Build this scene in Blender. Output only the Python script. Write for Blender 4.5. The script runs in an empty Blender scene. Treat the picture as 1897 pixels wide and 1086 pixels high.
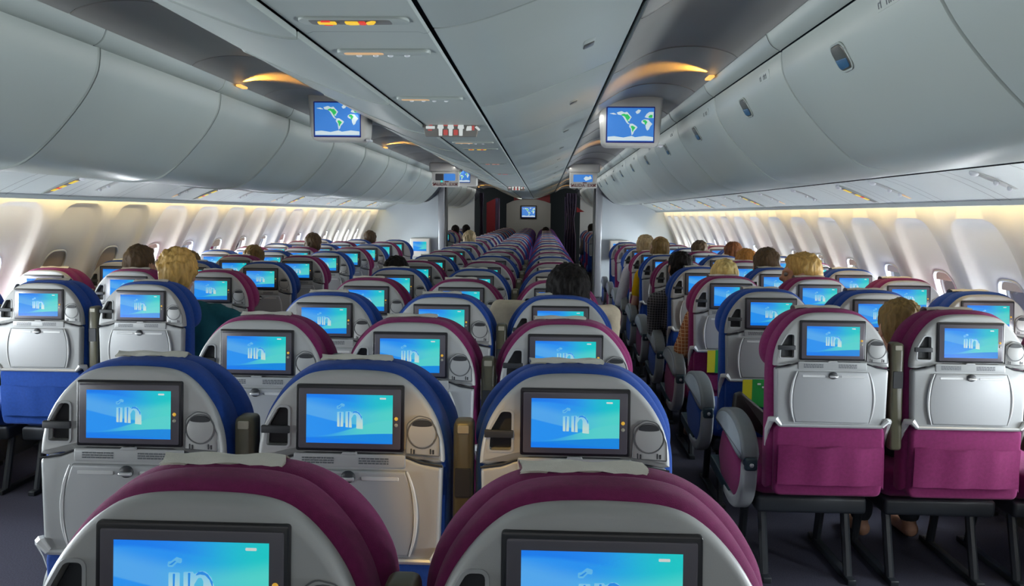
import bpy, bmesh, math, random
from mathutils import Vector, Matrix, noise as mnoise
random.seed(7)
scene = bpy.context.scene
COL = scene.collection
PI = math.pi
EYE = 1.485                     # camera height above the cabin floor
CX = 0.4336

# ------------------------------------------------------------------ camera
F, YAW, PITCH, ROLL = 1476.6, 0.0389, -0.0983, 0.0100
def cam_axes():
    cy, sy, cp, sp = math.cos(YAW), math.sin(YAW), math.cos(PITCH), math.sin(PITCH)
    f = Vector((-sy*cp, cy*cp, sp)); r = Vector((cy, sy, 0)); u = r.cross(f)
    r2 = math.cos(ROLL)*r + math.sin(ROLL)*u
    u2 = -math.sin(ROLL)*r + math.cos(ROLL)*u
    return r2, u2, f
AX = cam_axes()
cam = bpy.data.cameras.new('camera'); camo = bpy.data.objects.new('camera', cam); COL.objects.link(camo)
cam.sensor_width = 36.0; cam.lens = 36.0*F/1897.0; cam.clip_start = 0.05; cam.clip_end = 200
M3 = Matrix((AX[0], AX[1], -AX[2])).transposed()
camo.matrix_world = Matrix.Translation((CX, 0, EYE)) @ M3.to_4x4()
scene.camera = camo
def at(u, v, y):
    """world point on the ray through photo pixel (u, v) at distance y down the cabin"""
    d = AX[2] + AX[0]*((u-948.5)/F) + AX[1]*((543-v)/F)
    t = y/d.y
    return Vector((CX, 0, EYE)) + d*t

# ------------------------------------------------------------------ materials
MATS = {}
def mat(name, col, rough=.5, metal=0.0, nscale=30.0, namt=.06, bump=0.0, bscale=200.0, spec=.5, sheen=0.0, coat=0.0, emit=None, estr=0.0):
    if name in MATS: return MATS[name]
    m = bpy.data.materials.new(name); m.use_nodes = True
    nt = m.node_tree; N = nt.nodes; L = nt.links
    b = N['Principled BSDF']
    tc = N.new('ShaderNodeTexCoord')
    nz = N.new('ShaderNodeTexNoise'); nz.inputs['Scale'].default_value = nscale; nz.inputs['Detail'].default_value = 3
    L.new(tc.outputs['Object'], nz.inputs['Vector'])
    mix = N.new('ShaderNodeMix'); mix.data_type = 'RGBA'
    c = (*col, 1)
    mix.inputs[6].default_value = tuple(max(0, x*(1-namt)) for x in col)+(1,)
    mix.inputs[7].default_value = tuple(min(1, x*(1+namt)) for x in col)+(1,)
    L.new(nz.outputs['Fac'], mix.inputs[0]); L.new(mix.outputs[2], b.inputs['Base Color'])
    b.inputs['Roughness'].default_value = rough; b.inputs['Metallic'].default_value = metal
    b.inputs['Specular IOR Level'].default_value = spec
    if sheen: b.inputs['Sheen Weight'].default_value = sheen
    if coat:
        b.inputs['Coat Weight'].default_value = coat; b.inputs['Coat Roughness'].default_value = .08
    if bump:
        n2 = N.new('ShaderNodeTexNoise'); n2.inputs['Scale'].default_value = bscale; n2.inputs['Detail'].default_value = 2
        L.new(tc.outputs['Object'], n2.inputs['Vector'])
        bp = N.new('ShaderNodeBump'); bp.inputs['Strength'].default_value = bump; bp.inputs['Distance'].default_value = .004
        L.new(n2.outputs['Fac'], bp.inputs['Height']); L.new(bp.outputs['Normal'], b.inputs['Normal'])
    if emit:
        b.inputs['Emission Color'].default_value = (*emit, 1); b.inputs['Emission Strength'].default_value = estr
    m.diffuse_color = c
    MATS[name] = m
    return m

def S(r, g, b):
    f = lambda c: (c/255/12.92) if c/255 <= .04045 else ((c/255+.055)/1.055)**2.4
    return (f(r), f(g), f(b))

SHELL = mat('shell_plastic', (.36,.365,.36), .42, nscale=6, namt=.03, bump=.05, bscale=600)
SHELL2 = mat('shell_plastic_lower', (.35,.36,.365), .38, nscale=6, namt=.03, bump=.05, bscale=600)
TRAYM = mat('tray_plastic', (.34,.35,.36), .34, nscale=5, namt=.03)
TRIM = mat('tray_edge_plastic', (.55,.56,.56), .3, nscale=5, namt=.03)
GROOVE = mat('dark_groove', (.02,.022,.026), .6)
GREYSEAM = mat('grey_seam', (.10,.105,.11), .5)
BEZEL = mat('bezel_plastic', (.085,.078,.095), .3, nscale=20, namt=.05)
BEZELRIM = mat('bezel_rim', (.008,.008,.011), .3)
BLUE = mat('blue_upholstery', (.012,.055,.27), .85, nscale=90, namt=.25, bump=.35, bscale=900, sheen=.08, spec=.2)
MAG = mat('magenta_upholstery', (.18,.017,.092), .85, nscale=90, namt=.25, bump=.35, bscale=900, sheen=.08, spec=.2)
CREAM = mat('cream_cloth', (.80,.77,.70), .9, nscale=60, namt=.08, bump=.3, bscale=500, spec=.1)
DARKM = mat('dark_seat_frame', (.018,.022,.028), .5, nscale=20, namt=.2)
SILVER = mat('brushed_bar', (.62,.63,.64), .3, metal=.6, nscale=40, namt=.05)
ARMP = mat('arm_pad_grey', (.17,.19,.20), .5, nscale=30, namt=.08)
ARMSIDE = mat('arm_side_grey', (.33,.38,.42), .45, nscale=30, namt=.06)
ARMBACK = mat('arm_back_plastic', (.36,.38,.39), .4, nscale=30, namt=.06)
ARMDARK = mat('arm_dark_teal', (.02,.045,.06), .4, nscale=30, namt=.08)
CONSOLE = mat('centre_arm_olive', (.085,.08,.05), .35, nscale=30, namt=.1)
BIN = mat('bin_plastic', (.355,.395,.37), .36, nscale=3, namt=.02, bump=.02, bscale=700)
CEIL = mat('ceiling_panel', (.27,.265,.245), .38, nscale=3, namt=.03)
PSUM = mat('service_panel_plastic', (.355,.395,.37), .45, nscale=3, namt=.03)
PSUO = mat('outboard_panel_plastic', (.56,.60,.585), .45, nscale=3, namt=.03)
DARKGAP = mat('gap_dark', (.015,.02,.03), .7)
LATCHM = mat('latch_metal', (.10,.10,.085), .3, metal=.4, nscale=40, namt=.1)
LATCHB = mat('latch_blue', (.03,.09,.17), .3, nscale=40, namt=.1)
WALLM = mat('sidewall_plastic', (.80,.775,.73), .5, nscale=3, namt=.03)
WHITE = mat('white_plastic', (.72,.74,.76), .35, nscale=5, namt=.02)
SHADE = mat('window_shade', (.40,.31,.23), .6, nscale=20, namt=.05)
CARPET = mat('carpet', (.045,.045,.065), .95, nscale=160, namt=.5, bump=.4, bscale=500, spec=.1)
KICK = mat('dado_carpet', (.05,.055,.065), .9, nscale=120, namt=.3, bump=.2, spec=.1)
STRIPE = mat('aisle_marking', (.28,.24,.30), .6)
BULK = mat('bulkhead_laminate', (.50,.55,.58), .45, nscale=3, namt=.03)
PILLAR = mat('pillar_metal', (.30,.31,.33), .35, metal=.3, nscale=10, namt=.06)
PILDARK = mat('pillar_dark_edge', (.03,.032,.03), .5)
GREYB = mat('grey_bulkhead', (.21,.215,.205), .5, nscale=5, namt=.04)
REDW = mat('red_wall', (.20,.008,.014), .6, nscale=5, namt=.1)
CURT = mat('purple_curtain', (.075,.062,.10), .9, nscale=60, namt=.25, bump=.2, spec=.1)
LILAC = mat('lilac_curtain', (.26,.22,.36), .9, nscale=60, namt=.2, bump=.2, spec=.1)
GALLEY = mat('galley_dark', (.012,.018,.02), .6)
TEXTD = mat('text_dark', (.05,.05,.06), .7)
TEXTG = mat('text_grey', (.10,.11,.12), .7)
TEXTR = mat('text_red', (.13,.008,.01), .6)
HOUS = mat('monitor_housing', (.60,.585,.54), .45, nscale=5, namt=.03)
SKIN = mat('skin', (.42,.22,.14), .55, nscale=25, namt=.12)
EYEW = mat('eye_white', (.22,.2,.19), .3)
JEAN = mat('dark_trousers', (.02,.024,.035), .9, nscale=100, namt=.3)

def emat(name, col, s):
    return mat(name, tuple(x*.3 for x in col), .4, emit=col, estr=s*1.65)
YEL = emat('lit_yellow', (1,.62,.04), .85)
RED = emat('lit_red', (.85,.06,.04), .75)
REDD = emat('dim_red', (.6,.10,.09), .55)
LITW = emat('lit_white', (.85,.9,.86), .62)
AMB = emat('amber_lamp', (1,.5,.12), 1.4)
PEACH = emat('reading_glow', (1,.62,.32), .5)
DOTY = emat('indicator_amber', (.9,.5,.05), .6)
DOTG = mat('indicator_grey', (.35,.33,.26), .4)
MAPG = emat('map_green', (.03,.55,.13), .8)
MAPW = emat('map_white', (.62,.74,.78), .85)
MAPB = emat('map_ocean', (.045,.21,.63), .9)
MAPE = emat('map_edge', (.02,.03,.30), .25)
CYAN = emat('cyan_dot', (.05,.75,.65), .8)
CARDY = mat('card_yellow', (.55,.50,.02), .4); CARDG = mat('card_green', (.02,.25,.05), .4); CARDW = mat('card_white', (.6,.62,.6), .4)
BLACKB = mat('black_leather', (.016,.013,.011), .5, nscale=60, namt=.2)

def screen_mat():
    m = bpy.data.materials.new('seat_screen'); m.use_nodes = True
    nt = m.node_tree; N = nt.nodes; L = nt.links; b = N['Principled BSDF']
    uv = N.new('ShaderNodeUVMap'); uv.uv_map = 'uv'
    sp = N.new('ShaderNodeSeparateXYZ'); L.new(uv.outputs[0], sp.inputs[0])
    def math_(op, a, bb=None, c=None):
        n = N.new('ShaderNodeMath'); n.operation = op
        for i, x in enumerate((a, bb, c)):
            if x is None: continue
            if isinstance(x, (int, float)): n.inputs[i].default_value = x
            else: L.new(x, n.inputs[i])
        return n.outputs[0]
    def mixc(f, a, bb):
        n = N.new('ShaderNodeMix'); n.data_type = 'RGBA'
        L.new(f, n.inputs[0])
        for i, x in ((6, a), (7, bb)):
            if isinstance(x, tuple): n.inputs[i].default_value = (*x, 1)
            else: L.new(x, n.inputs[i])
        return n.outputs[2]
    def step(x, lo, hi):
        n = N.new('ShaderNodeMapRange'); n.interpolation_type = 'SMOOTHSTEP'
        L.new(x, n.inputs[0]); n.inputs[1].default_value = lo; n.inputs[2].default_value = hi
        return n.outputs[0]
    u, v = sp.outputs[0], sp.outputs[1]
    base = mixc(step(u, .35, 1.0), S(36,150,250), S(18,205,205))
    light = mixc(step(u, .2, 1.0), S(82,172,246), S(80,218,208))
    # broad pale wave through the middle
    w1 = math_('SUBTRACT', v, math_('MULTIPLY_ADD', math_('SINE', math_('MULTIPLY_ADD', u, 3.2, 2.6)), .13, .50))
    m1 = math_('MULTIPLY', step(w1, 0.0, .03), math_('SUBTRACT', 1.0, step(w1, .18, .42)))
    c = mixc(m1, base, light)
    # deep corner top left
    w3 = math_('SUBTRACT', v, math_('MULTIPLY_ADD', math_('SINE', math_('MULTIPLY_ADD', u, 4.0, -1.9)), -.07, .83))
    m3 = math_('MULTIPLY', step(w3, 0, .06), math_('SUBTRACT', 1.0, step(u, .15, .75)))
    c = mixc(m3, c, S(12,128,246))
    # light wave lower right
    w4 = math_('SUBTRACT', math_('MULTIPLY_ADD', step(u, .1, 1.0), .34, .16), v)
    m4 = math_('MULTIPLY', step(w4, 0, .03), step(u, .05, .8))
    c = mixc(m4, c, S(88,216,212))
    # deep blue floor wave
    w2 = math_('SUBTRACT', math_('MULTIPLY_ADD', math_('SINE', math_('MULTIPLY_ADD', u, 2.4, -.9)), .06, .16), v)
    c = mixc(step(w2, 0, .015), c, S(20,140,232))
    w5 = math_('SUBTRACT', math_('MULTIPLY_ADD', math_('COSINE', math_('MULTIPLY', u, 3.0)), .05, .07), v)
    c = mixc(step(w5, -.03, .05), c, S(10,128,248))
    b.inputs['Base Color'].default_value = (.01,.012,.02,1); b.inputs['Roughness'].default_value = .16
    L.new(c, b.inputs['Emission Color']); b.inputs['Emission Strength'].default_value = 1.55
    return m
SCREEN = screen_mat()
def logo_mat():
    m = bpy.data.materials.new('logo_glass'); m.use_nodes = True
    nt = m.node_tree; N = nt.nodes; L = nt.links; b = N['Principled BSDF']
    tc = N.new('ShaderNodeTexCoord'); sp = N.new('ShaderNodeSeparateXYZ'); L.new(tc.outputs['Object'], sp.inputs[0])
    mr = N.new('ShaderNodeMapRange'); L.new(sp.outputs[2], mr.inputs[0]); mr.inputs[1].default_value = 1.010; mr.inputs[2].default_value = 1.046
    rp = N.new('ShaderNodeValToRGB'); L.new(mr.outputs[0], rp.inputs[0])
    rp.color_ramp.elements[0].color = (*S(195,225,218), 1); rp.color_ramp.elements[1].color = (*S(95,185,238), 1)
    e = rp.color_ramp.elements.new(.6); e.color = (*S(140,210,240), 1)
    b.inputs['Base Color'].default_value = (.02,.03,.04,1)
    L.new(rp.outputs[0], b.inputs['Emission Color']); b.inputs['Emission Strength'].default_value = 1.55
    return m
LOGO = logo_mat(); LOGOD = emat('logo_dark_blue', S(40,140,228), .9)

def plaid(name, base, c2, c3, sc):
    m = bpy.data.materials.new(name); m.use_nodes = True
    nt = m.node_tree; N = nt.nodes; L = nt.links; b = N['Principled BSDF']
    tc = N.new('ShaderNodeTexCoord'); cur = None
    for i, (ax, col, s, th) in enumerate((('X', c2, sc, .55), ('Z', c2, sc, .55), ('X', c3, sc*.5, .86), ('Z', c3, sc*.5, .86))):
        w = N.new('ShaderNodeTexWave'); w.bands_direction = ax; w.inputs['Scale'].default_value = s; w.inputs['Distortion'].default_value = 1.2
        L.new(tc.outputs['Object'], w.inputs['Vector'])
        r = N.new('ShaderNodeMapRange'); L.new(w.outputs['Fac'], r.inputs[0]); r.inputs[1].default_value = th; r.inputs[2].default_value = th+.08
        r.inputs[4].default_value = .55 if i < 2 else .85
        mx = N.new('ShaderNodeMix'); mx.data_type = 'RGBA'; L.new(r.outputs[0], mx.inputs[0])
        if cur is None: mx.inputs[6].default_value = (*base, 1)
        else: L.new(cur, mx.inputs[6])
        mx.inputs[7].default_value = (*col, 1); cur = mx.outputs[2]
    L.new(cur, b.inputs['Base Color']); b.inputs['Roughness'].default_value = .9
    return m

# ------------------------------------------------------------------ mesh helpers
class MB:
    def __init__(s): s.v = []; s.f = []; s.uv = {}
    def add(s, vs, fs):
        o = len(s.v); s.v += [tuple(x) for x in vs]; s.f += [tuple(i+o for i in f) for f in fs]; return s
    def box(s, c, d, r=0.0):
        x, y, z = (k/2 for k in d)
        if r <= 0:
            P = [(c[0]+i*x, c[1]+j*y, c[2]+k*z) for i in (-1,1) for j in (-1,1) for k in (-1,1)]
            return s.add(P, [(0,1,3,2),(4,6,7,5),(0,4,5,1),(2,3,7,6),(0,2,6,4),(1,5,7,3)])
        bm = bmesh.new(); bmesh.ops.create_cube(bm, size=1)
        for v in bm.verts: v.co = (v.co.x*d[0], v.co.y*d[1], v.co.z*d[2])
        bmesh.ops.bevel(bm, geom=bm.edges[:], offset=min(r, min(d)*.49), segments=3, profile=.5, affect='EDGES')
        bm.verts.ensure_lookup_table()
        for i, v in enumerate(bm.verts): v.index = i
        s.add([(v.co.x+c[0], v.co.y+c[1], v.co.z+c[2]) for v in bm.verts], [[v.index for v in f.verts] for f in bm.faces]); bm.free()
        return s
    def tube(s, pts, r, n=8, closed=False):
        pts = [Vector(p) for p in pts]; rings = []
        up = Vector((0.13, .21, 1)).normalized()
        for i, p in enumerate(pts):
            a = pts[max(0, i-1)]; b = pts[min(len(pts)-1, i+1)]
            t = (b-a).normalized(); x = t.cross(up)
            if x.length < 1e-4: x = t.cross(Vector((1,0,0)))
            x.normalize(); y = t.cross(x)
            rr = r[i] if isinstance(r, (list, tuple)) else r
            rings.append([p+x*math.cos(2*PI*k/n)*rr+y*math.sin(2*PI*k/n)*rr for k in range(n)])
        V = [q for R in rings for q in R]; Fs = []
        for i in range(len(rings)-1):
            for k in range(n):
                Fs.append((i*n+k, i*n+(k+1)%n, (i+1)*n+(k+1)%n, (i+1)*n+k))
        Fs.append(tuple(range(n-1, -1, -1))); Fs.append(tuple(range((len(rings)-1)*n, len(rings)*n)))
        return s.add(V, Fs)
    def slab(s, out, y0, y1, r=.004, seg=3):
        """outline in (x,z) drawn counter-clockwise, extruded along y with rounded edges"""
        rings = []
        for k in range(seg+1):
            a = PI/2*k/seg
            rings.append((y0+r*(1-math.cos(a)), -r*(1-math.sin(a))))
        for k in range(seg+1):
            a = PI/2*(1-k/seg)
            rings.append((y1-r*(1-math.cos(a)), -r*(1-math.sin(a))))
        n = len(out); V = []; Fs = []
        for y, o in rings:
            V += [(p[0], y, p[1]) for p in offset(out, o)]
        for i in range(len(rings)-1):
            for k in range(n):
                Fs.append((i*n+k, i*n+(k+1)%n, (i+1)*n+(k+1)%n, (i+1)*n+k))
        Fs.append(tuple(range(n-1, -1, -1))[::-1]); Fs.append(tuple(range((len(rings)-1)*n, len(rings)*n))[::-1])
        return s.add(V, Fs)
    def strip(s, prof, y0, y1, th=None, edge=0.0, ny=2):
        """sheet: profile of (x,z) points swept along y; edge = how far the two end rows sink behind the sheet"""
        ys = [(y0, edge), (y0+edge*.5, edge*.25), (y0+edge*1.6, 0)] if edge else [(y0, 0)]
        for i in range(1, ny): ys.append((y0+(y1-y0)*i/ny, 0))
        ys += [(y1-edge*1.6, 0), (y1-edge*.5, edge*.25), (y1, edge)] if edge else [(y1, 0)]
        nor = []
        for i in range(len(prof)):
            a = Vector(prof[max(0, i-1)]); b = Vector(prof[min(len(prof)-1, i+1)]); t = (b-a).normalized(); nor.append(Vector((-t.y, t.x)))
        V = []; n = len(prof)
        for y, d in ys: V += [(p[0]+q.x*d, y, p[1]+q.y*d) for p, q in zip(prof, nor)]
        Fs = []
        for i in range(len(ys)-1):
            for k in range(n-1): Fs.append((i*n+k, (i+1)*n+k, (i+1)*n+k+1, i*n+k+1))
        o = len(s.v); s.add(V, Fs)
        if th:
            V2 = [(x+nor[i%n].x*th, y, z+nor[i%n].y*th) for i, (x, y, z) in enumerate(V)]
            s.add(V2, [f[::-1] for f in Fs])
            m = len(ys); bo = []
            for k in range(n-1): bo += [(k, k+1), ((m-1)*n+k+1, (m-1)*n+k)]
            for i in range(m-1): bo += [((i+1)*n, i*n), (i*n+n-1, (i+1)*n+n-1)]
            for a, b in bo: s.f.append((o+a, o+b, o+len(V)+b, o+len(V)+a))
        return s
    def ell(s, c, r, seg=20, rings=12, rot=None):
        V = []; Fs = []
        for i in range(rings+1):
            t = PI*i/rings
            for k in range(seg):
                p = 2*PI*k/seg
                q = Vector((r[0]*math.sin(t)*math.cos(p), r[1]*math.sin(t)*math.sin(p), r[2]*math.cos(t)))
                if rot: q = rot @ q
                V.append(Vector(c)+q)
        for i in range(rings):
            for k in range(seg): Fs.append((i*seg+k, (i+1)*seg+k, (i+1)*seg+(k+1)%seg, i*seg+(k+1)%seg))
        bm = bmesh.new(); vv = [bm.verts.new(x) for x in V]
        for f in Fs:
            try: bm.faces.new([vv[i] for i in f])
            except ValueError: pass
        bmesh.ops.remove_doubles(bm, verts=bm.verts, dist=1e-5)
        for i, v in enumerate(bm.verts): v.index = i
        s.add([v.co[:] for v in bm.verts], [[v.index for v in f.verts] for f in bm.faces]); bm.free()
        return s
    def map(s, fn): s.v = [tuple(fn(*p)) for p in s.v]; return s
    def mesh(s, name, m, smooth=35):
        me = bpy.data.meshes.new(name); me.from_pydata(s.v, [], s.f)
        bm = bmesh.new(); bm.from_mesh(me); bmesh.ops.recalc_face_normals(bm, faces=bm.faces)
        if all(e.is_manifold for e in bm.edges) and bm.calc_volume(signed=True) < 0: bmesh.ops.reverse_faces(bm, faces=bm.faces)
        bm.to_mesh(me); bm.free()
        me.materials.append(m)
        if smooth:
            me.shade_smooth()
            if smooth < 180: me.set_sharp_from_angle(angle=math.radians(smooth))
        me.update(); return me
    def obj(s, name, m, parent=None, smooth=35, loc=None):
        return link(name, s.mesh(name, m, smooth), parent, loc)
def link(name, me, parent=None, loc=None):
    o = bpy.data.objects.new(name, me); COL.objects.link(o)
    if parent: o.parent = parent
    if loc: o.location = loc
    return o
def tag(o, label=None, cat=None, group=None, kind=None):
    if label: o['label'] = label
    if cat: o['category'] = cat
    if group: o['group'] = group
    if kind: o['kind'] = kind
    return o
def thing(name, loc, label, cat, group=None, rz=0):
    o = bpy.data.objects.new(name, None); COL.objects.link(o); o.location = loc; o.rotation_euler = (0,0,rz)
    o.empty_display_size = .1
    return tag(o, label, cat, group)
def struct(name, mb, m, parent=None, smooth=35):
    o = mb.obj(name, m, parent, smooth)
    if not parent: o['kind'] = 'structure'
    return o
def copy_thing(r0, loc, label=None, group=None, keep=None):
    r = r0.copy(); COL.objects.link(r); r.location = loc
    if label: r['label'] = label
    if group: r['group'] = group
    for ch in r0.children:
        if keep and not keep(ch): continue
        c = ch.copy(); COL.objects.link(c); c.parent = r
        for g in ch.children:
            d = g.copy(); COL.objects.link(d); d.parent = c
    return r
def area2(pts):
    return sum(pts[i-1][0]*pts[i][1]-pts[i][0]*pts[i-1][1] for i in range(len(pts)))
def offset(pts, d):
    if abs(d) < 1e-9: return list(pts)
    n = len(pts); sg = 1 if area2(pts) > 0 else -1; out = []
    for i in range(n):
        p0 = Vector(pts[i-1]); p1 = Vector(pts[i]); p2 = Vector(pts[(i+1) % n])
        t1 = (p1-p0); t2 = (p2-p1)
        if t1.length < 1e-9: t1 = t2
        if t2.length < 1e-9: t2 = t1
        t1.normalize(); t2.normalize()
        n1 = Vector((t1.y, -t1.x))*sg; n2 = Vector((t2.y, -t2.x))*sg
        m = n1+n2
        m = n1 if m.length < 1e-6 else m/max(.5, (1+n1.dot(n2)))
        out.append((p1.x+m.x*d, p1.y+m.y*d))
    return out
def rpoly(pts, r, n=5):
    """polygon with rounded corners; r one radius or one per corner"""
    out = []; N = len(pts)
    for i in range(N):
        p0 = Vector(pts[i-1]); p1 = Vector(pts[i]); p2 = Vector(pts[(i+1) % N])
        rr = r[i] if isinstance(r, (list, tuple)) else r
        a = (p0-p1); b = (p2-p1); la = a.length; lb = b.length
        if rr <= 0: out.append((p1.x, p1.y)); continue
        a.normalize(); b.normalize()
        ang = math.acos(max(-1, min(1, a.dot(b))))
        d = min(rr/max(.05, math.tan(ang/2)), la*.48, lb*.48)
        q0 = p1+a*d; q2 = p1+b*d
        for k in range(n+1):
            t = k/n
            q = q0*(1-t)**2+p1*2*t*(1-t)+q2*t*t
            out.append((q.x, q.y))
    return out
def rrect(x0, z0, x1, z1, r, n=5): return rpoly([(x0,z0),(x1,z0),(x1,z1),(x0,z1)], r, n)
def catmull(pts, n=4):
    out = []
    for i in range(len(pts)-1):
        p = [Vector(pts[max(0, min(len(pts)-1, i+k))]) for k in (-1,0,1,2)]
        for k in range(n):
            t = k/n
            q = .5*((2*p[1])+(p[2]-p[0])*t+(2*p[0]-5*p[1]+4*p[2]-p[3])*t*t+(3*p[1]-p[0]-3*p[2]+p[3])*t**3)
            out.append(tuple(q))
    out.append(tuple(pts[-1])); return out
def mirror(half):
    """half outline from bottom (x>0) up to top centre -> closed CCW outline"""
    return half+[(-x, z) for x, z in reversed(half) if x > 1e-6]
def apply_mods(o):
    dg = bpy.context.evaluated_depsgraph_get(); dg.update()
    me = bpy.data.meshes.new_from_object(o.evaluated_get(dg), depsgraph=dg)
    old = o.data; o.modifiers.clear(); o.data = me; me.name = old.name
    if old.users == 0: bpy.data.meshes.remove(old)
def text_mesh(name, body, size, m, depth=.001, align='CENTER'):
    cu = bpy.data.curves.new(name, 'FONT'); cu.body = body; cu.size = size; cu.align_x = align; cu.align_y = 'CENTER'; cu.extrude = depth
    o = bpy.data.objects.new(name, cu); COL.objects.link(o)
    dg = bpy.context.evaluated_depsgraph_get(); dg.update()
    me = bpy.data.meshes.new_from_object(o.evaluated_get(dg), depsgraph=dg)
    bpy.data.objects.remove(o); bpy.data.curves.remove(cu)
    me.transform(Matrix.Rotation(PI/2, 4, 'X')); me.materials.clear(); me.materials.append(m); me.name = name
    return me

ORD = ['first','second','third','fourth','fifth','sixth','seventh','eighth','ninth','tenth','eleventh','twelfth','thirteenth','fourteenth','fifteenth',
       'sixteenth','seventeenth','eighteenth','nineteenth','twentieth','twenty-first','twenty-second','twenty-third','twenty-fourth','twenty-fifth','twenty-sixth','twenty-seventh']

# ================================================================== SEAT
def lean(z):
    if z > .9: return .09*(z-1.095)
    return -.0176+.055*(z-.9)
def ln(x, y, z): return (x, y+lean(z), z)

half_shell = catmull([(.2145,.922),(.212,.955),(.2045,.99),(.193,1.02),(.178,1.046),(.159,1.071),(.137,1.093),(.112,1.110),(.085,1.119),(.05,1.1235),(0,1.125)], 3)
bottom_arc = [(.0,.945),(.10,.944),(.135,.937),(.165,.926),(.195,.919)]
upper_out = bottom_arc+half_shell
upper_out = upper_out+[(-x, z) for x, z in reversed(upper_out) if x > 1e-6]
# de-duplicate
lower_out = rpoly([(-.205,.69),(.205,.69),(.211,.914),(.165,.921),(.13,.935),(-.13,.935),(-.165,.921),(-.211,.914)], [.03,.03,.012,.05,.05,.05,.05,.012], 4)
full_half = catmull([(.216,.45),(.216,.70),(.2165,.9)]+[(.212,.955),(.2045,.99),(.193,1.02),(.178,1.046),(.159,1.071),(.137,1.093),(.112,1.110),(.085,1.119),(.05,1.1235),(0,1.125)], 3)
cush_out = offset(mirror(full_half), .011)
head_half = catmull([(.150,.905),(.190,.91),(.212,.93),(.218,.96),(.2125,.995),(.199,1.025),(.184,1.048),(.164,1.070),(.14,1.089),(.113,1.103),(.085,1.111),(.05,1.115),(0,1.116)], 3)
head_out = offset(mirror(head_half), .016)

def bar_text(mb, x0, x1, z0, z1, rows, y, rnd):
    h = (z1-z0)/rows
    for r in range(rows):
        x = x0; zz = z1-(r+.5)*h
        while x < x1-.002:
            w = rnd.uniform(.004, .011); w = min(w, x1-x)
            mb.box((x+w/2, y, zz), (w, .0006, h*.62)); x += w+.0016

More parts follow.
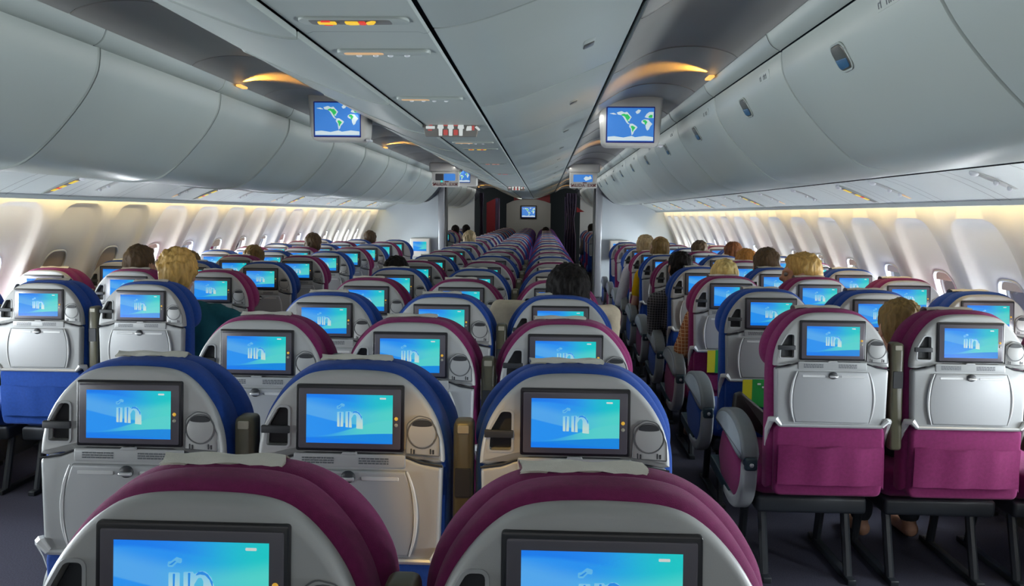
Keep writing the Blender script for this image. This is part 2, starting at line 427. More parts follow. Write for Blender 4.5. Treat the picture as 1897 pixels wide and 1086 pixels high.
def make_seat(label, fab, full=True):
    s = thing('economy_seat', (0,0,0), label, 'airline seat', 'economy seats')
    rnd = random.Random(3)
    # upper shell with a pocket cut in
    sh = MB().slab(upper_out, 0, .04, .012, 4).map(ln).obj('back_shell', SHELL, s)
    pk = rpoly([(-.193,.955),(-.143,.955),(-.143,1.042),(-.166,1.042),(-.19,1.0)], [.006,.006,.008,.012,.02], 4)
    cut = MB().slab(pk, -.02, .027, .002, 1).map(ln).obj('cutter', SHELL)
    md = sh.modifiers.new('b', 'BOOLEAN'); md.object = cut; md.operation = 'DIFFERENCE'; md.solver = 'EXACT'
    apply_mods(sh); bpy.data.objects.remove(cut)
    sh.data.shade_smooth(); sh.data.set_sharp_from_angle(angle=math.radians(35))
    if full:
        hook = MB().slab(offset(pk, -.001), .018, .024, .001, 1).map(ln).obj('coat_pocket', GROOVE, s)
        MB().slab(offset(pk, .006), -.0015, .002, .0012, 2).map(ln)
        ring = MB(); a = offset(pk, .005); b = offset(pk, .0); n = len(a)
        V = [(p[0], -.0018, p[1]) for p in a]+[(p[0], -.0018, p[1]) for p in b]+[(p[0], .002, p[1]) for p in offset(pk, .006)]+[(p[0], .004, p[1]) for p in b]
        Fs = []
        for k in range(n):
            j = (k+1) % n
            Fs += [(k, j, n+j, n+k), (2*n+k, 2*n+j, j, k), (n+k, n+j, 3*n+j, 3*n+k)]
        ring.add(V, Fs).map(ln).obj('pocket_rim', SHELL2, hook)
        MB().slab(rrect(-.204,.984,-.138,1.001,.003), -.007, .004, .002, 2).map(ln).obj('pocket_strap', GROOVE, hook)
    # screen
    bz = MB().slab(rrect(-.1235,.9465,.1235,1.097,.006), -.007, .01, .003, 2).map(ln).obj('screen_bezel', BEZELRIM, s)
    MB().slab(rrect(-.1165,.953,.1165,1.089,.004), -.0085, .0, .0012, 2).map(ln).obj('bezel_panel', BEZEL, bz)
    d = MB(); zt, zb = 1.0755, .9655
    d.add([(-.0985,-.0092,zb),(.0985,-.0092,zb),(.0985,-.0092,zt),(-.0985,-.0092,zt)], [(0,1,2,3)]).map(ln)
    sc = d.obj('display', SCREEN, bz, 0)
    uvl = sc.data.uv_layers.new(name='uv')
    co = {0:(0,0),1:(1,0),2:(1,1),3:(0,1)}
    for lp in sc.data.loops: uvl.data[lp.index].uv = co[lp.vertex_index]
    if full:
        lg = MB(); Y0, Y1 = -.0102, -.0093
        def quad(P): lg.slab(P, Y0, Y1, .0002, 1)
        ox, oz, k = -.013, 1.002, .0003  # letters drawn on a small grid
        quad(rpoly([(-.0275,1.003),(-.0140,1.003),(-.0136,1.0365),(-.0278,1.0365)], .0012, 2))
        quad(rpoly([(-.0085,1.0022),(.0058,1.0012),(.0045,1.022),(.010,1.031),(.0145,1.031),(.0165,1.026),(.0162,.9996),(.0310,.9984),(.0305,1.018),(.0265,1.031),(.0195,1.0385),(.0125,1.0395),(.0045,1.035),(.003,1.038),(-.0088,1.0375)], [.001,.001,.004,.004,.004,.004,.001,.001,.006,.006,.006,.004,.002,.001,.001], 3))
        quad(rpoly([(-.0290,1.0435),(-.0225,1.0435),(-.017,1.0490),(-.0115,1.0480),(-.0108,1.0540),(-.018,1.0560),(-.0245,1.0505),(-.0288,1.0500)], .002, 3))
        ls = MB(); Y0, Y1 = -.0110, -.0102
        def quad2(P): ls.slab(P, Y0, Y1, .0002, 1)
        quad2(rpoly([(-.0217,1.003),(-.0200,1.003),(-.0192,1.0355),(-.0220,1.0355)], .0008, 2))
        quad2(rpoly([(-.0024,1.002),(-.0006,1.002),(.0002,1.037),(-.0028,1.037)], .0008, 2))
        quad2(rpoly([(.006,1.0335),(.0125,1.0355),(.019,1.0345),(.0245,1.029),(.0288,1.018),(.0285,1.0265),(.0225,1.0355),(.0155,1.0392),(.010,1.0385)], .002, 3))
        quad2(rpoly([(-.028,1.0462),(-.0232,1.0462),(-.018,1.051),(-.0195,1.0518),(-.025,1.0478)], .001, 2))
        ls.map(ln).obj('logo_shade', LOGOD, bz)
        lg.map(ln).obj('start_logo', LOGO, bz)
        MB().slab(rrect(.069,1.066,.083,1.0695,.0012), -.0100, -.0092, .0002, 1).map(ln).obj('clock_text', LITW, bz)
        for i, (zz, mm) in enumerate(((1.0225, DOTY), (1.008, DOTG))):
            MB().ell((.1065,-.0088,zz), (.0042,.0025,.0042), 10, 6).map(ln).obj('indicator', mm, bz)
    if full:
        # cup holder panel
        cp = MB().slab(rpoly([(.128,.943),(.206,.938),(.205,.978),(.186,1.024),(.155,1.030),(.130,1.012)], [.003,.003,.02,.02,.02,.016], 4), -.0035, .01, .0025, 2).map(ln).obj('cup_holder', SHELL, s)
        n = 28
        circ = lambda r, cz=.989: [(.165+r*math.cos(2*PI*k/n), cz+r*math.sin(2*PI*k/n)) for k in range(n)]
        t = MB(); V = []
        for r, y in ((.035,-.0032),(.0345,-.0048),(.0325,-.0048),(.032,-.0032)): V += [(p[0], y, p[1]) for p in circ(r)]
        Fs = []
        for i in range(3):
            for k in range(n): Fs.append((i*n+k, i*n+(k+1) % n, (i+1)*n+(k+1) % n, (i+1)*n+k))
        t.add(V, Fs).map(ln).obj('cup_ring', GREYSEAM, cp)
        MB().slab(circ(.031), -.006, .0, .0025, 2).map(ln).obj('cup_disc', SHELL, cp)
        lens = [(.165+.023*math.cos(a), 1.0085+.0115*math.sin(a)) for a in [PI*k/10 for k in range(11)]]+[(.165+.023*math.cos(a), 1.0085+.0035*math.sin(a)) for a in [PI+PI*k/8 for k in range(1,8)]]
        MB().slab(lens, -.0066, -.002, .0004, 1).map(ln).obj('finger_notch', GROOVE, cp)
        mk = MB()
        for x in (.144, .188):
            mk.slab(rrect(x-.005,.943,x-.002,.955,.0008), -.0042, 0, .0003, 1); mk.slab(rrect(x+.001,.943,x+.005,.953,.0008), -.0042, 0, .0003, 1)
        mk.map(ln).obj('headset_marks', GROOVE, cp)
        ol = MB(); P = rpoly([(.1285,.9435),(.2055,.9385),(.2045,.978),(.1855,1.0235),(.155,1.0295),(.1305,1.0115)], [.003,.003,.02,.02,.02,.016], 4)
        ol.tube([(p[0],-.0034,p[1]) for p in P+P[:1]], .0011, 5).map(ln).obj('cup_seam', GREYSEAM, cp)
    # lower shell, tray
    MB().slab(lower_out, -.004, .036, .01, 3).map(ln).obj('lower_shell', SHELL2, s)
    MB().tube([(x, -.001, z-.002) for x, z in [(-.212,.917),(-.165,.924),(-.135,.935),(-.10,.942),(.10,.942),(.135,.935),(.165,.924),(.212,.917)]], .0028, 6).map(ln).obj('seam', GROOVE, s)  # near-black tube paints in the shadow between the two shells
    tray_half = catmull([(.136,.712),(.146,.75),(.1505,.79),(.149,.83),(.142,.87),(.130,.905)], 4)
    tray_out = tray_half+[(-x, z) for x, z in reversed(tray_half)]
    tr = MB().slab(tray_out, -.015, .002, .006, 3).map(ln).obj('tray_table', TRAYM, s)
    if full:
        for sg in (-1, 1):
            e = MB(); P = [(x*sg, z) for x, z in tray_half]
            e.tube([(x+sg*.0035, -.0125, z) for x, z in P], [.002+.0028*math.sin(PI*min(1, i/(len(P)-1)*1.0)) for i in range(len(P))], 8).map(ln).obj('tray_edge', TRIM, tr)
        MB().slab(rrect(-.128,.911,.128,.941,.006), -.008, 0, .003, 2).map(ln).obj('placard_panel', SHELL2, s)
        tx = MB(); bar_text(tx, -.108,-.035,.918,.934,3,-.0084,rnd); bar_text(tx, .022,.09,.918,.934,3,-.0084,rnd)
        tx.map(ln).obj('placard_text', TEXTG, s)
        MB().slab(rrect(.03,.884,.115,.893,.003), -.0166, -.012, .001, 1).map(ln).obj('tray_handle', TRIM, tr)
        MB().slab(rrect(-.115,.884,-.03,.893,.003), -.0166, -.012, .001, 1).map(ln).obj('tray_handle', TRIM, tr)
        lt = MB(); lt.ell((0,-.016,.892), (.017,.008,.014), 14, 8); lt.map(ln)
        lo = lt.obj('tray_latch', GROOVE, tr)
        MB().slab(rrect(-.015,.884,.015,.893,.004), -.027, -.016, .003, 2).map(ln).obj('latch_grip', SILVER, tr)
        MB().slab(rpoly([(-.02,.9395),(.02,.9395),(.014,.9455),(-.014,.9455)], .002, 2), -.01, 0, .001, 1).map(ln).obj('screen_tab', SHELL2, s)
    # fabric
    MB().slab(cush_out, .03, .115, .026, 5).map(ln).obj('seat_back', fab, s)
    MB().slab(head_out, .095, .185, .034, 5).map(ln).obj('headrest', fab, s)
    cv = MB(); nx, path = 12, [(.120,1.130),(.126,1.133),(.135,1.1355),(.148,1.136),(.168,1.128),(.184,1.108),(.1895,1.07),(.1895,1.02)]
    V = []; Fs = []
    for j, (y, z) in enumerate(path):
        for i in range(nx+1):
            x = -.105+.175*i/nx
            V.append((x+.004*math.sin(j*1.3), y, z+.0025+.0018*math.sin(i*1.1+j)+(-.006*abs(i/nx-.5)*(1 if j < 3 else 0))))
    for j in range(len(path)-1):
        for i in range(nx): Fs.append((j*(nx+1)+i, j*(nx+1)+i+1, (j+1)*(nx+1)+i+1, (j+1)*(nx+1)+i))
    cv.add(V, Fs)
    m2 = len(V); cv.add([(x, y+.001, z-.003) for x, y, z in V], [f[::-1] for f in Fs])
    cv.map(ln).obj('headrest_cover', CREAM, s, 180)
    MB().box((0,.37,.42), (.46,.46,.13), .045).obj('seat_cushion', fab, s)
    # below the tray: bar, pocket, frame
    pock = MB(); nx, nz = 10, 6; V = []; Fs = []
    for j in range(nz+1):
        for i in range(nx+1):
            a = i/nx*2-1; z = .47+.15*j/nz
            V.append((a*.195, -.042-.025*(1-a*a)*(.4+.6*j/nz)-.004*math.sin(i*1.9), z+.004*math.sin(i*1.3)*(j == nz)))
    for j in range(nz):
        for i in range(nx): Fs.append((j*(nx+1)+i, j*(nx+1)+i+1, (j+1)*(nx+1)+i+1, (j+1)*(nx+1)+i))
    m1 = len(V); V2 = [(x, y+.012, z) for x, y, z in V]
    pock.add(V, Fs).add(V2, [f[::-1] for f in Fs]); pock.obj('literature_pocket', fab, s, 180)
    MB().slab(rrect(-.205,.42,.205,.70,.03), -.03, .03, .012, 3).obj('back_fabric', fab, s)
    MB().tube([(-.19,-.035,.698),(.19,-.035,.698)], .0075, 8).obj('pocket_bar', SILVER, s)
    if full:
        for sg in (-1, 1):
            MB().tube([(sg*.222,.03,.60),(sg*.224,.012,.67),(sg*.220,-.015,.715),(sg*.205,-.035,.72),(sg*.19,-.036,.698)], [.007,.011,.014,.012,.008], 8).obj('tray_arm', TRIM, s)
    MB().box((0,.33,.325), (.44,.40,.07), .015).obj('seat_frame', DARKM, s)
    for sg in (-1, 1):
        lg = MB(); lg.tube([(sg*.17,.48,.30),(sg*.17,.54,.02),(sg*.17,.58,.012)], .018, 8); lg.tube([(sg*.17,.24,.30),(sg*.17,.16,.012)], .018, 8); lg.box((sg*.17,.36,.012), (.035,.5,.024), .004)
        lg.obj('leg', DARKM, s)
    return s

def add_aisle_arm(s, side, fab):
    x = side*.262
    def side_slab(P, x0, x1, r): # outline in (y,z) extruded along x
        b = MB().slab(P, x0, x1, r, 3); b.v = [(y, a, z) for a, y, z in b.v]; return b
    strapP = catmull([(.085,.50),(.09,.42),(.125,.345),(.20,.285),(.30,.262),(.42,.275)], 4)+catmull([(.42,.31),(.30,.312),(.22,.335),(.165,.385),(.14,.44),(.135,.505)], 4)
    a = side_slab(strapP, x-.03, x+.03, .012).obj('armrest', ARMBACK, s)
    padP = catmull([(.085,.535),(.10,.575),(.15,.62),(.24,.652),(.36,.66),(.48,.64),(.57,.60),(.60,.565)], 4)+catmull([(.585,.545),(.5,.545),(.38,.535),(.26,.515),(.17,.505),(.10,.51)], 4)
    side_slab(padP, x-.034, x+.034, .012).obj('arm_pad', ARMP, a)
    for k in (-1, 1):
        side_slab(offset(padP, -.018), x+k*.034-.0025, x+k*.034+.0025, .002).obj('pad_side', ARMSIDE, a)
    MB().box((x,.095,.505), (.052,.045,.055), .012).obj('hinge', ARMDARK, a)
    MB().ell((x,.072,.503), (.009,.006,.009), 10, 6).obj('hinge_bolt', SILVER, a)
    side_slab(rpoly([(.15,.36),(.24,.31),(.50,.325),(.56,.42),(.50,.54),(.30,.52),(.16,.47)], [.05,.05,.05,.05,.03,.05,.04], 4), x-.026, x+.026, .018).obj('arm_side_panel', fab, a)
    b = side_slab([(.33,.325),(.72,.35),(.72,.30),(.40,.27),(.33,.28)], x-.025, x+.025, .006); b.obj('side_rail', ARMDARK, a)
    return a

def add_mid_arm(s):
    a = MB().slab(rrect(.2325,.60,.2795,1.012,.016), .02, .075, .012, 3).map(ln).obj('armrest', CONSOLE, s)
    MB().slab(rrect(.238,.84,.274,.905,.003), .0175, .024, .001, 1).map(ln).obj('arm_plate', GROOVE, a)
    MB().slab(rrect(.243,.985,.269,1.003,.003), .0175, .024, .001, 1).map(ln).obj('arm_cap', DOTG, a)
    return a

# one of each kind; every other seat is a copy of these with copies of its parts
PROTO = {}
def proto(colour, arm, full):
    k = (colour, arm, full)
    if k in PROTO: return PROTO[k], False
    fab = BLUE if colour == 'blue' else MAG
    base = PROTO.get((colour, 'base', full))
    if base is None:
        base = make_seat('x', fab, full); PROTO[(colour, 'base', full)] = base
        s = base
    else: s = copy_thing(base, (0,0,0))
    if arm in ('mid', 'both'): add_mid_arm(s)
    return s, True
BASES = {}
for c, fb in (('blue', BLUE), ('magenta', MAG)):
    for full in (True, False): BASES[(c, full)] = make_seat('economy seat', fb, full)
ARMS = {}
def arm_copy(kind, s):
    side_kind = kind
    if kind != 'mid': kind = (kind, 'blue' if 'blue' in s['label'] else 'magenta')
    if kind not in ARMS:
        a = add_mid_arm(s) if kind == 'mid' else add_aisle_arm(s, 1 if side_kind == 'right' else -1, BLUE if kind[1] == 'blue' else MAG)
        ARMS[kind] = a; return
    c = ARMS[kind].copy(); COL.objects.link(c); c.parent = s
    for g in ARMS[kind].children:
        d = g.copy(); COL.objects.link(d); d.parent = c
used = set()
SEATS = {}
def seat(x, y, colour, label, group, arms, full):
    b = BASES[(colour, full)]
    if (colour, full) not in used:
        used.add((colour, full)); s = b; s.location = (x, y, 0); s['label'] = label; s['group'] = group
        pend.append((s, arms)); return s
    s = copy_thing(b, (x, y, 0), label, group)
    pend.append((s, arms)); return s
pend = []
LP, RP, CP = .83, .825, .815
L0, R0, C0 = 3.81, 3.04, .952
A = 1.532; P = .51
cols_c = ((-.51, 'left'), (0, 'middle'), (.51, 'right'))
for k in range(25):
    y = C0+CP*k; col = 'magenta' if k % 2 == 0 else 'blue'
    for x, nm in cols_c:
        if k == 0 and nm == 'left': continue
        arms = []
        full = y < 9
        if y < 9:
            if x < .4: arms.append('mid')
            if nm == 'right': arms.append('right')
            if nm == 'left': arms.append('left')
        kk = k if nm == 'left' else k+1
        s = seat(x, y, col, f'{col} edged economy seat, {ORD[kk-1]} from the camera in the {nm} column of the centre block', 'seats of the centre block', arms, full)
        SEATS[('c', k, nm)] = s
for side, pitch, y0, n in ((-1, LP, L0, 9), (1, RP, R0, 10)):
    for k in range(n):
        for j in range(3):
            x = side*(A+P*j); y = y0+pitch*k
            col = ('blue' if k % 2 == 0 else 'magenta') if side < 0 else ('magenta' if k % 2 == 0 else 'blue')
            nm = ('aisle', 'middle', 'window')[j]; sd = 'left' if side < 0 else 'right'
            arms = [('right' if side < 0 else 'left')] if j == 0 else []
            if y < 9 and ((side < 0 and j > 0) or (side > 0 and j < 2)): arms.append('mid')
            s = seat(x, y, col, f'{col} edged economy seat, {ORD[k]} from the camera in the {nm} column, {sd} block', f'seats of the {sd} block', arms, y < 9)
            SEATS[(sd[0], k, j)] = s
for side, sd in ((-1, 'left'), (1, 'right')):
    for k in range(5):
        for j in range(2):
            col = 'blue' if (k+j*0) % 2 == 0 else 'magenta'
            s = seat(side*(A+P*j), 15.65+.83*k, col, f'{col} edged seat beyond the {sd} partition, {ORD[k]} row, {"on the aisle" if j == 0 else "next to the aisle seat"}', f'seats beyond the {sd} partition', [], False)
for s, arms in pend:
    for a in arms: arm_copy(a, s)
for k in list(BASES):
    if k not in used:
        b = BASES[k]
        for ch in list(b.children):
            for g in list(ch.children): bpy.data.objects.remove(g)
            bpy.data.objects.remove(ch)
        bpy.data.objects.remove(b)

# ================================================================== CABIN SHELL
YB, YE = -1.2, 14.5            # main cabin from behind the camera to the partitions
YEND = 22.6
def Z(h): return EYE+h
struct('floor', MB().box((0,(YB+25)/2,-.02), (5.7,25-YB,.04)), CARPET)
for i, x in enumerate((1.02, 1.14, -1.02, -1.14)):
    struct(f'trim_{i+1}', MB().box((x,10,.003), (.018,22,.006)), STRIPE)

bin_prof = catmull([(1.336,Z(.633)),(1.337,Z(.60)),(1.352,Z(.536)),(1.415,Z(.436)),(1.535,Z(.302)),(1.645,Z(.212)),(1.74,Z(.184)),(1.86,Z(.180)),(2.02,Z(.193)),(2.12,Z(.206)),(2.140,Z(.222))], 4)
rail_prof = catmull([(1.335,Z(.640)),(1.318,Z(.648)),(1.298,Z(.665)),(1.285,Z(.690)),(1.275,Z(.720))], 3)
cove_prof = catmull([(1.278,Z(.700)),(1.24,Z(.722)),(1.16,Z(.742)),(1.06,Z(.748)),(.96,Z(.738)),(.87,Z(.708)),(.80,Z(.668)),(.757,Z(.640)),(.735,Z(.629))], 4)
fascia_prof = catmull([(.736,Z(.630)),(.731,Z(.630)),(.728,Z(.634)),(.726,Z(.65))], 3)
cbin_prof = catmull([(.167,Z(.436)),(.20,Z(.438)),(.28,Z(.455)),(.40,Z(.497)),(.52,Z(.545)),(.62,Z(.588)),(.70,Z(.622)),(.714,Z(.629)),(.718,Z(.640))], 4)
psu_prof = catmull([(2.150,Z(.202)),(2.25,Z(.168)),(2.38,Z(.110)),(2.435,Z(.082))], 3)
wall_prof = lambda z: _wp(z)
_wpts = catmull([(0,2.76),(.3,2.84),(.55,2.87),(.8,2.86),(1.06,2.79),(1.3,2.68),(1.45,2.605),(1.56,2.57),(1.66,2.555)], 4)
def _wp(z):
    for (z0, x0), (z1, x1) in zip(_wpts, _wpts[1:]):
        if z <= z1: return x0+(x1-x0)*(z-z0)/(z1-z0)
    return _wpts[-1][1]
def flip(p, s): return [(x*s, z) for x, z in p]

def strokes(mb, x, y0, z0, n, side, h=.012):
    for i in range(n):
        mb.box((x, y0+i*.014, z0), (.0008,.003,h)); mb.box((x, y0+i*.014+.005, z0+h*.35*((i%2)*2-1)), (.0008,.008,.0025))

trimn = 5
for side, sd in ((-1, 'left'), (1, 'right')):
    sg = side
    # backing behind the seams
    back = [(x+(-.0), z) for x, z in offset_open] if False else None
    def push(prof, d): # move profile away from the cabin
        out = []
        for i in range(len(prof)):
            a = Vector(prof[max(0, i-1)]); b = Vector(prof[min(len(prof)-1, i+1)]); t = (b-a).normalized()
            n = Vector((-t.y, t.x)); out.append((prof[i][0]+n.x*d, prof[i][1]+n.y*d))
        return out
    for nm, y0, y1 in (('a', YB, YE), ('b', YE+.1, YEND)):
        struct(f'trim_{trimn}', MB().strip(flip([(1.30,Z(.70))]+push(bin_prof, .022)+push(psu_prof, .03), sg), y0, y1), DARKGAP); trimn += 1
        struct(f'trim_{trimn}', MB().strip(flip(psu_prof+[(2.440,Z(.062)),(2.447,Z(.060)),(2.451,Z(.085)),(2.46,Z(.11)),(2.60,Z(.135))], sg), y0, y1), PSUO); trimn += 1
        struct(f'trim_{trimn}', MB().strip(flip(push(cove_prof, .02) if 0 else [(x, z+.02) for x, z in cove_prof], sg), y0, y1), DARKGAP); trimn += 1
    jt = MB()
    for yj in [2.4+.56*i for i in range(22)]:
        for dy in ((0, .085) if int(yj*10) % 3 else (0,)):
            jt.strip(flip([(x-.001, z-.0015) for x, z in psu_prof], sg), yj+dy, yj+dy+.004, ny=1)
    struct(f'trim_{trimn}', jt, GREYSEAM); trimn += 1
    # rail segments and outboard bins
    seam0, pit = (3.13, 1.17) if side < 0 else (3.18, 1.20)
    ks = range(-2, 10)
    for k in ks:
        y0 = seam0+pit*k; y1 = y0+pit
        if y1 > YE+.3: break
        struct(f'trim_{trimn}', MB().strip(flip(rail_prof, sg), y0+.003, y1-.003, edge=.005), BIN); trimn += 1
        if k < -1: 
            pass
        t = thing('overhead_bin', (sg*1.74, (y0+y1)/2, Z(.40)), f'closed white overhead bin above the {sd} windows, {ORD[k+2]} from the camera', 'overhead bin', f'overhead bins along the {sd} side')
        off = Vector((sg*1.74, (y0+y1)/2, Z(.40)))
        loc = lambda x, y, z, off=off: (x-off.x, y-off.y, z-off.z)
        MB().strip(flip(bin_prof, sg), y0+.004, y1-.004, th=.018, edge=.008, ny=4).map(loc).obj('door', BIN, t)
        # latch: a rounded cup with a blue lower half
        ym = (y0+y1)/2+.04; i0 = 12
        a = Vector((1.368,0,Z(.505))); nrm = Vector((-.80,0,-.48)).normalized(); up = Vector((-.48,0,.80)).normalized()
        def lp(px, py, pz): # local: px along y, pz up the door, py out of the door
            q = a+nrm*(-py)+up*pz; return ((q.x+0)*sg, ym+px, q.z)
        lo = MB().slab(rrect(-.047,-.042,.047,.042,.026,6), -.006, .008, .004, 3).map(lp).map(loc).obj('latch', LATCHM, t)
        MB().slab(rpoly([(-.041,-.036),(.041,-.036),(.041,.0),(-.041,-.006)], [.02,.02,.003,.003], 4), -.0085, -.002, .002, 2).map(lp).map(loc).obj('latch_flap', LATCHB, lo)
        rg = MB(); Pp = rrect(-.051,-.046,.051,.046,.03,6); rg.tube([(p[0],-.001,p[1]) for p in Pp+Pp[:1]], .004, 6).map(lp).map(loc).obj('latch_rim', BIN, lo)
        # row placard near the top edge
        pa = Vector((1.3405,0,Z(.578))); pn = Vector((-.975,0,-.22)).normalized(); pu = Vector((-.22,0,.975))
        yp = y0+.24
        def pp(px, py, pz):
            q = pa+pn*(-py)+pu*pz; return (q.x*sg, yp+px, q.z)
        pl = MB().slab(rrect(-.075,-.018,.075,.020,.003), -.002, .004, .0008, 1).map(pp).map(loc).obj('row_placard', BIN, t)
        tx = MB()
        for i, hh in enumerate((.016,.016,.013,.016)):
            if i == 2: continue
            xx = -.02+i*.017
            tx.box((xx,-.0024,0), (.003,.001,hh)); tx.box((xx+.006,-.0024,.004), (.009,.001,.003)); tx.box((xx+.010,-.0024,-.002), (.003,.001,hh*.7))
        tx.map(lambda x, y, z: (x*1.5-.0, y, z*1.3)).map(pp).map(loc).obj('placard_marks', TEXTG, pl)
    # second cabin: bins beyond the partition
    for k in range(5):
        y0 = YE+.12+1.18*k
        struct(f'trim_{trimn}', MB().strip(flip(rail_prof, sg), y0+.003, y0+1.177, edge=.005), BIN); trimn += 1
        t = thing('overhead_bin', (sg*1.74, y0+.6, Z(.40)), f'distant overhead bin beyond the {sd} partition, {ORD[k]} along', 'overhead bin', f'overhead bins beyond the {sd} partition')
        off = Vector((sg*1.74, y0+.6, Z(.40)))
        MB().strip(flip(bin_prof, sg), y0+.004, y0+1.176, th=.018, edge=.008, ny=2).map(lambda x, y, z: (x-off.x, y-off.y, z-off.z)).obj('door', BIN, t)
    # cove ceiling panels
    c0 = .88 if side < 0 else .63
    for k in range(-3, 23):
        y0 = c0+1.0*k+ .0
        if y0 > YEND-.2: break
        me = MB().strip(flip(cove_prof, sg), y0+.003, min(YEND, y0+.997), edge=.004, ny=3)
        o = me.obj('ceiling', CEIL, None, 60); o['kind'] = 'structure'
    struct(f'trim_{trimn}', MB().strip(flip(fascia_prof, sg), YB, YEND), BIN); trimn += 1
    struct(f'trim_{trimn}', MB().strip(flip([(.73,Z(.652)),(.66,Z(.67)),(.4,Z(.54)),(.15,Z(.465)),(.10,Z(.46))], sg), YB, YEND), DARKGAP); trimn += 1
    # centre bin doors
    s0, pt = (1.95, 1.14) if side < 0 else (1.93, 1.38)
    nb = 0
    for k in range(-2, 18):
        y0 = s0+pt*k; y1 = min(y0+pt, YEND-.3)
        if y0 > YEND-.8: break
        t = thing('centre_bin', (sg*.43, (y0+y1)/2, Z(.51)), f'closed centre overhead bin door facing the {sd} aisle, {ORD[nb]} from the camera', 'overhead bin', f'centre overhead bins facing the {sd} aisle'); nb += 1
        off = Vector((sg*.43, (y0+y1)/2, Z(.51)))
        loc = lambda x, y, z, off=off: (x-off.x, y-off.y, z-off.z)
        MB().strip(flip(cbin_prof, sg), y0+.003, y1-.003, th=.016, edge=.005, ny=3).map(loc).obj('door', BIN, t)
        ym = (y0+y1)/2+.10
        a = Vector((.575,0,Z(.571))); tt = Vector((.91,0,.415)).normalized(); nr = Vector((tt.z,0,-tt.x))
        def lp2(px, py, pz):
            q = a+nr*(-py)+tt*pz; return (q.x*sg, ym+px, q.z)
        lo = MB().slab(rrect(-.066,-.023,.016,.023,.016,5), -.003, .006, .002, 2).map(lp2).map(loc).obj('latch', BIN, t)
        MB().slab(rrect(-.004,-.019,.066,.019,.008,4), -.005, .004, .002, 2).map(lp2).map(loc).obj('latch_flap', LATCHM, lo)
# centre service panel
psu_c = [(-.155,Z(.436)),(-.150,Z(.430)),(-.140,Z(.429)),(-.128,Z(.433)),(.128,Z(.433)),(.140,Z(.429)),(.150,Z(.430)),(.155,Z(.436))]
for k in range(-2, 19):
    y0 = 1.95+1.14*k
    if y0 > YEND-.5: break
    struct(f'trim_{trimn}', MB().strip(psu_c, y0+.001, min(YEND, y0+1.139)), PSUM); trimn += 1
struct(f'trim_{trimn}', MB().box((0,(YB+YEND)/2,Z(.475)), (.42,YEND-YB,.02)), DARKGAP); trimn += 1
# roof above everything
struct('roof', MB().box((0,(YB+25)/2,Z(.86)), (5.8,25-YB,.04)), GALLEY)

# ------------------------------------------------------------------ sidewalls with windows
WZ, WH, WW = .99, .19, .13          # window centre height, half height, half width
def super_ring(cy, cz, a, b, n, e=3.0):
    out = []
    for k in range(n):
        t = 2*PI*k/n; c, s_ = math.cos(t), math.sin(t)
        out.append((cy+a*abs(c)**(2/e)*(1 if c >= 0 else -1), cz+b*abs(s_)**(2/e)*(1 if s_ >= 0 else -1)))
    return out
def rect_ring(cy, z0, z1, w, n):
    """n points on the border of the panel, matched by angle"""
    cz = (z0+z1)/2; hh = (z1-z0)/2; out = []
    for k in range(n):
        t = 2*PI*k/n; c, s_ = math.cos(t), math.sin(t)
        q = max(abs(c), abs(s_)); out.append((cy+w*c/q, cz+hh*s_/q))
    return out
def wall_panel(w, side):
    """one panel of width w, from z .60 to 1.56 around y=0, with a smooth recess and a window hole"""
    n = 48; rings = []
    rings.append((super_ring(0, WZ, WW*.93, WH*.93, n, 3.4), .098))
    rings.append((super_ring(0, WZ, WW, WH, n, 3.4), .068))
    rings.append((super_ring(0, WZ, WW+.012, WH+.012, n, 3.4), .062))
    rings.append((super_ring(0, WZ+.015, WW+.030, WH+.045, n, 3.4), .060))
    rings.append((super_ring(0, WZ+.055, WW+.052, WH+.12, n, 3.6), .058))
    rings.append((super_ring(0, WZ+.075, WW+.085, WH+.205, n, 4.4), .050))
    rings.append((super_ring(0, WZ+.072, WW+.105, WH+.220, n, 4.6), .036))
    rings.append((super_ring(0, WZ+.070, WW+.120, WH+.232, n, 4.8), .014))
    rings.append((super_ring(0, WZ+.068, WW+.135, WH+.244, n, 5.0), .002))
    rings.append((rect_ring(0, .58, 1.62, w/2, n), 0))
    V = []; Fs = []
    for R, d in rings:
        for y, z in R:
            z = max(.58, min(1.62, z)); y = max(-w/2, min(w/2, y)); V.append((side*(_wp(z)+d), y, z))
    for i in range(len(rings)-1):
        for k in range(n): Fs.append((i*n+k, i*n+(k+1) % n, (i+1)*n+(k+1) % n, (i+1)*n+k))
    return MB().add(V, Fs)
winn = 1; lights = []
GLASS = bpy.data.materials.new('window_glass'); GLASS.use_nodes = True
_n = GLASS.node_tree.nodes; _l = GLASS.node_tree.links
_tr = _n.new('ShaderNodeBsdfTransparent'); _gl = _n.new('ShaderNodeBsdfGlossy'); _gl.inputs['Roughness'].default_value = .05
_fr = _n.new('ShaderNodeFresnel'); _fr.inputs[0].default_value = 1.35; _mx = _n.new('ShaderNodeMixShader')
_tr.inputs[0].default_value = (.93,.96,.97,1)
_l.new(_fr.outputs[0], _mx.inputs[0]); _l.new(_tr.outputs[0], _mx.inputs[1]); _l.new(_gl.outputs[0], _mx.inputs[2]); _l.new(_mx.outputs[0], _n['Material Output'].inputs[0])
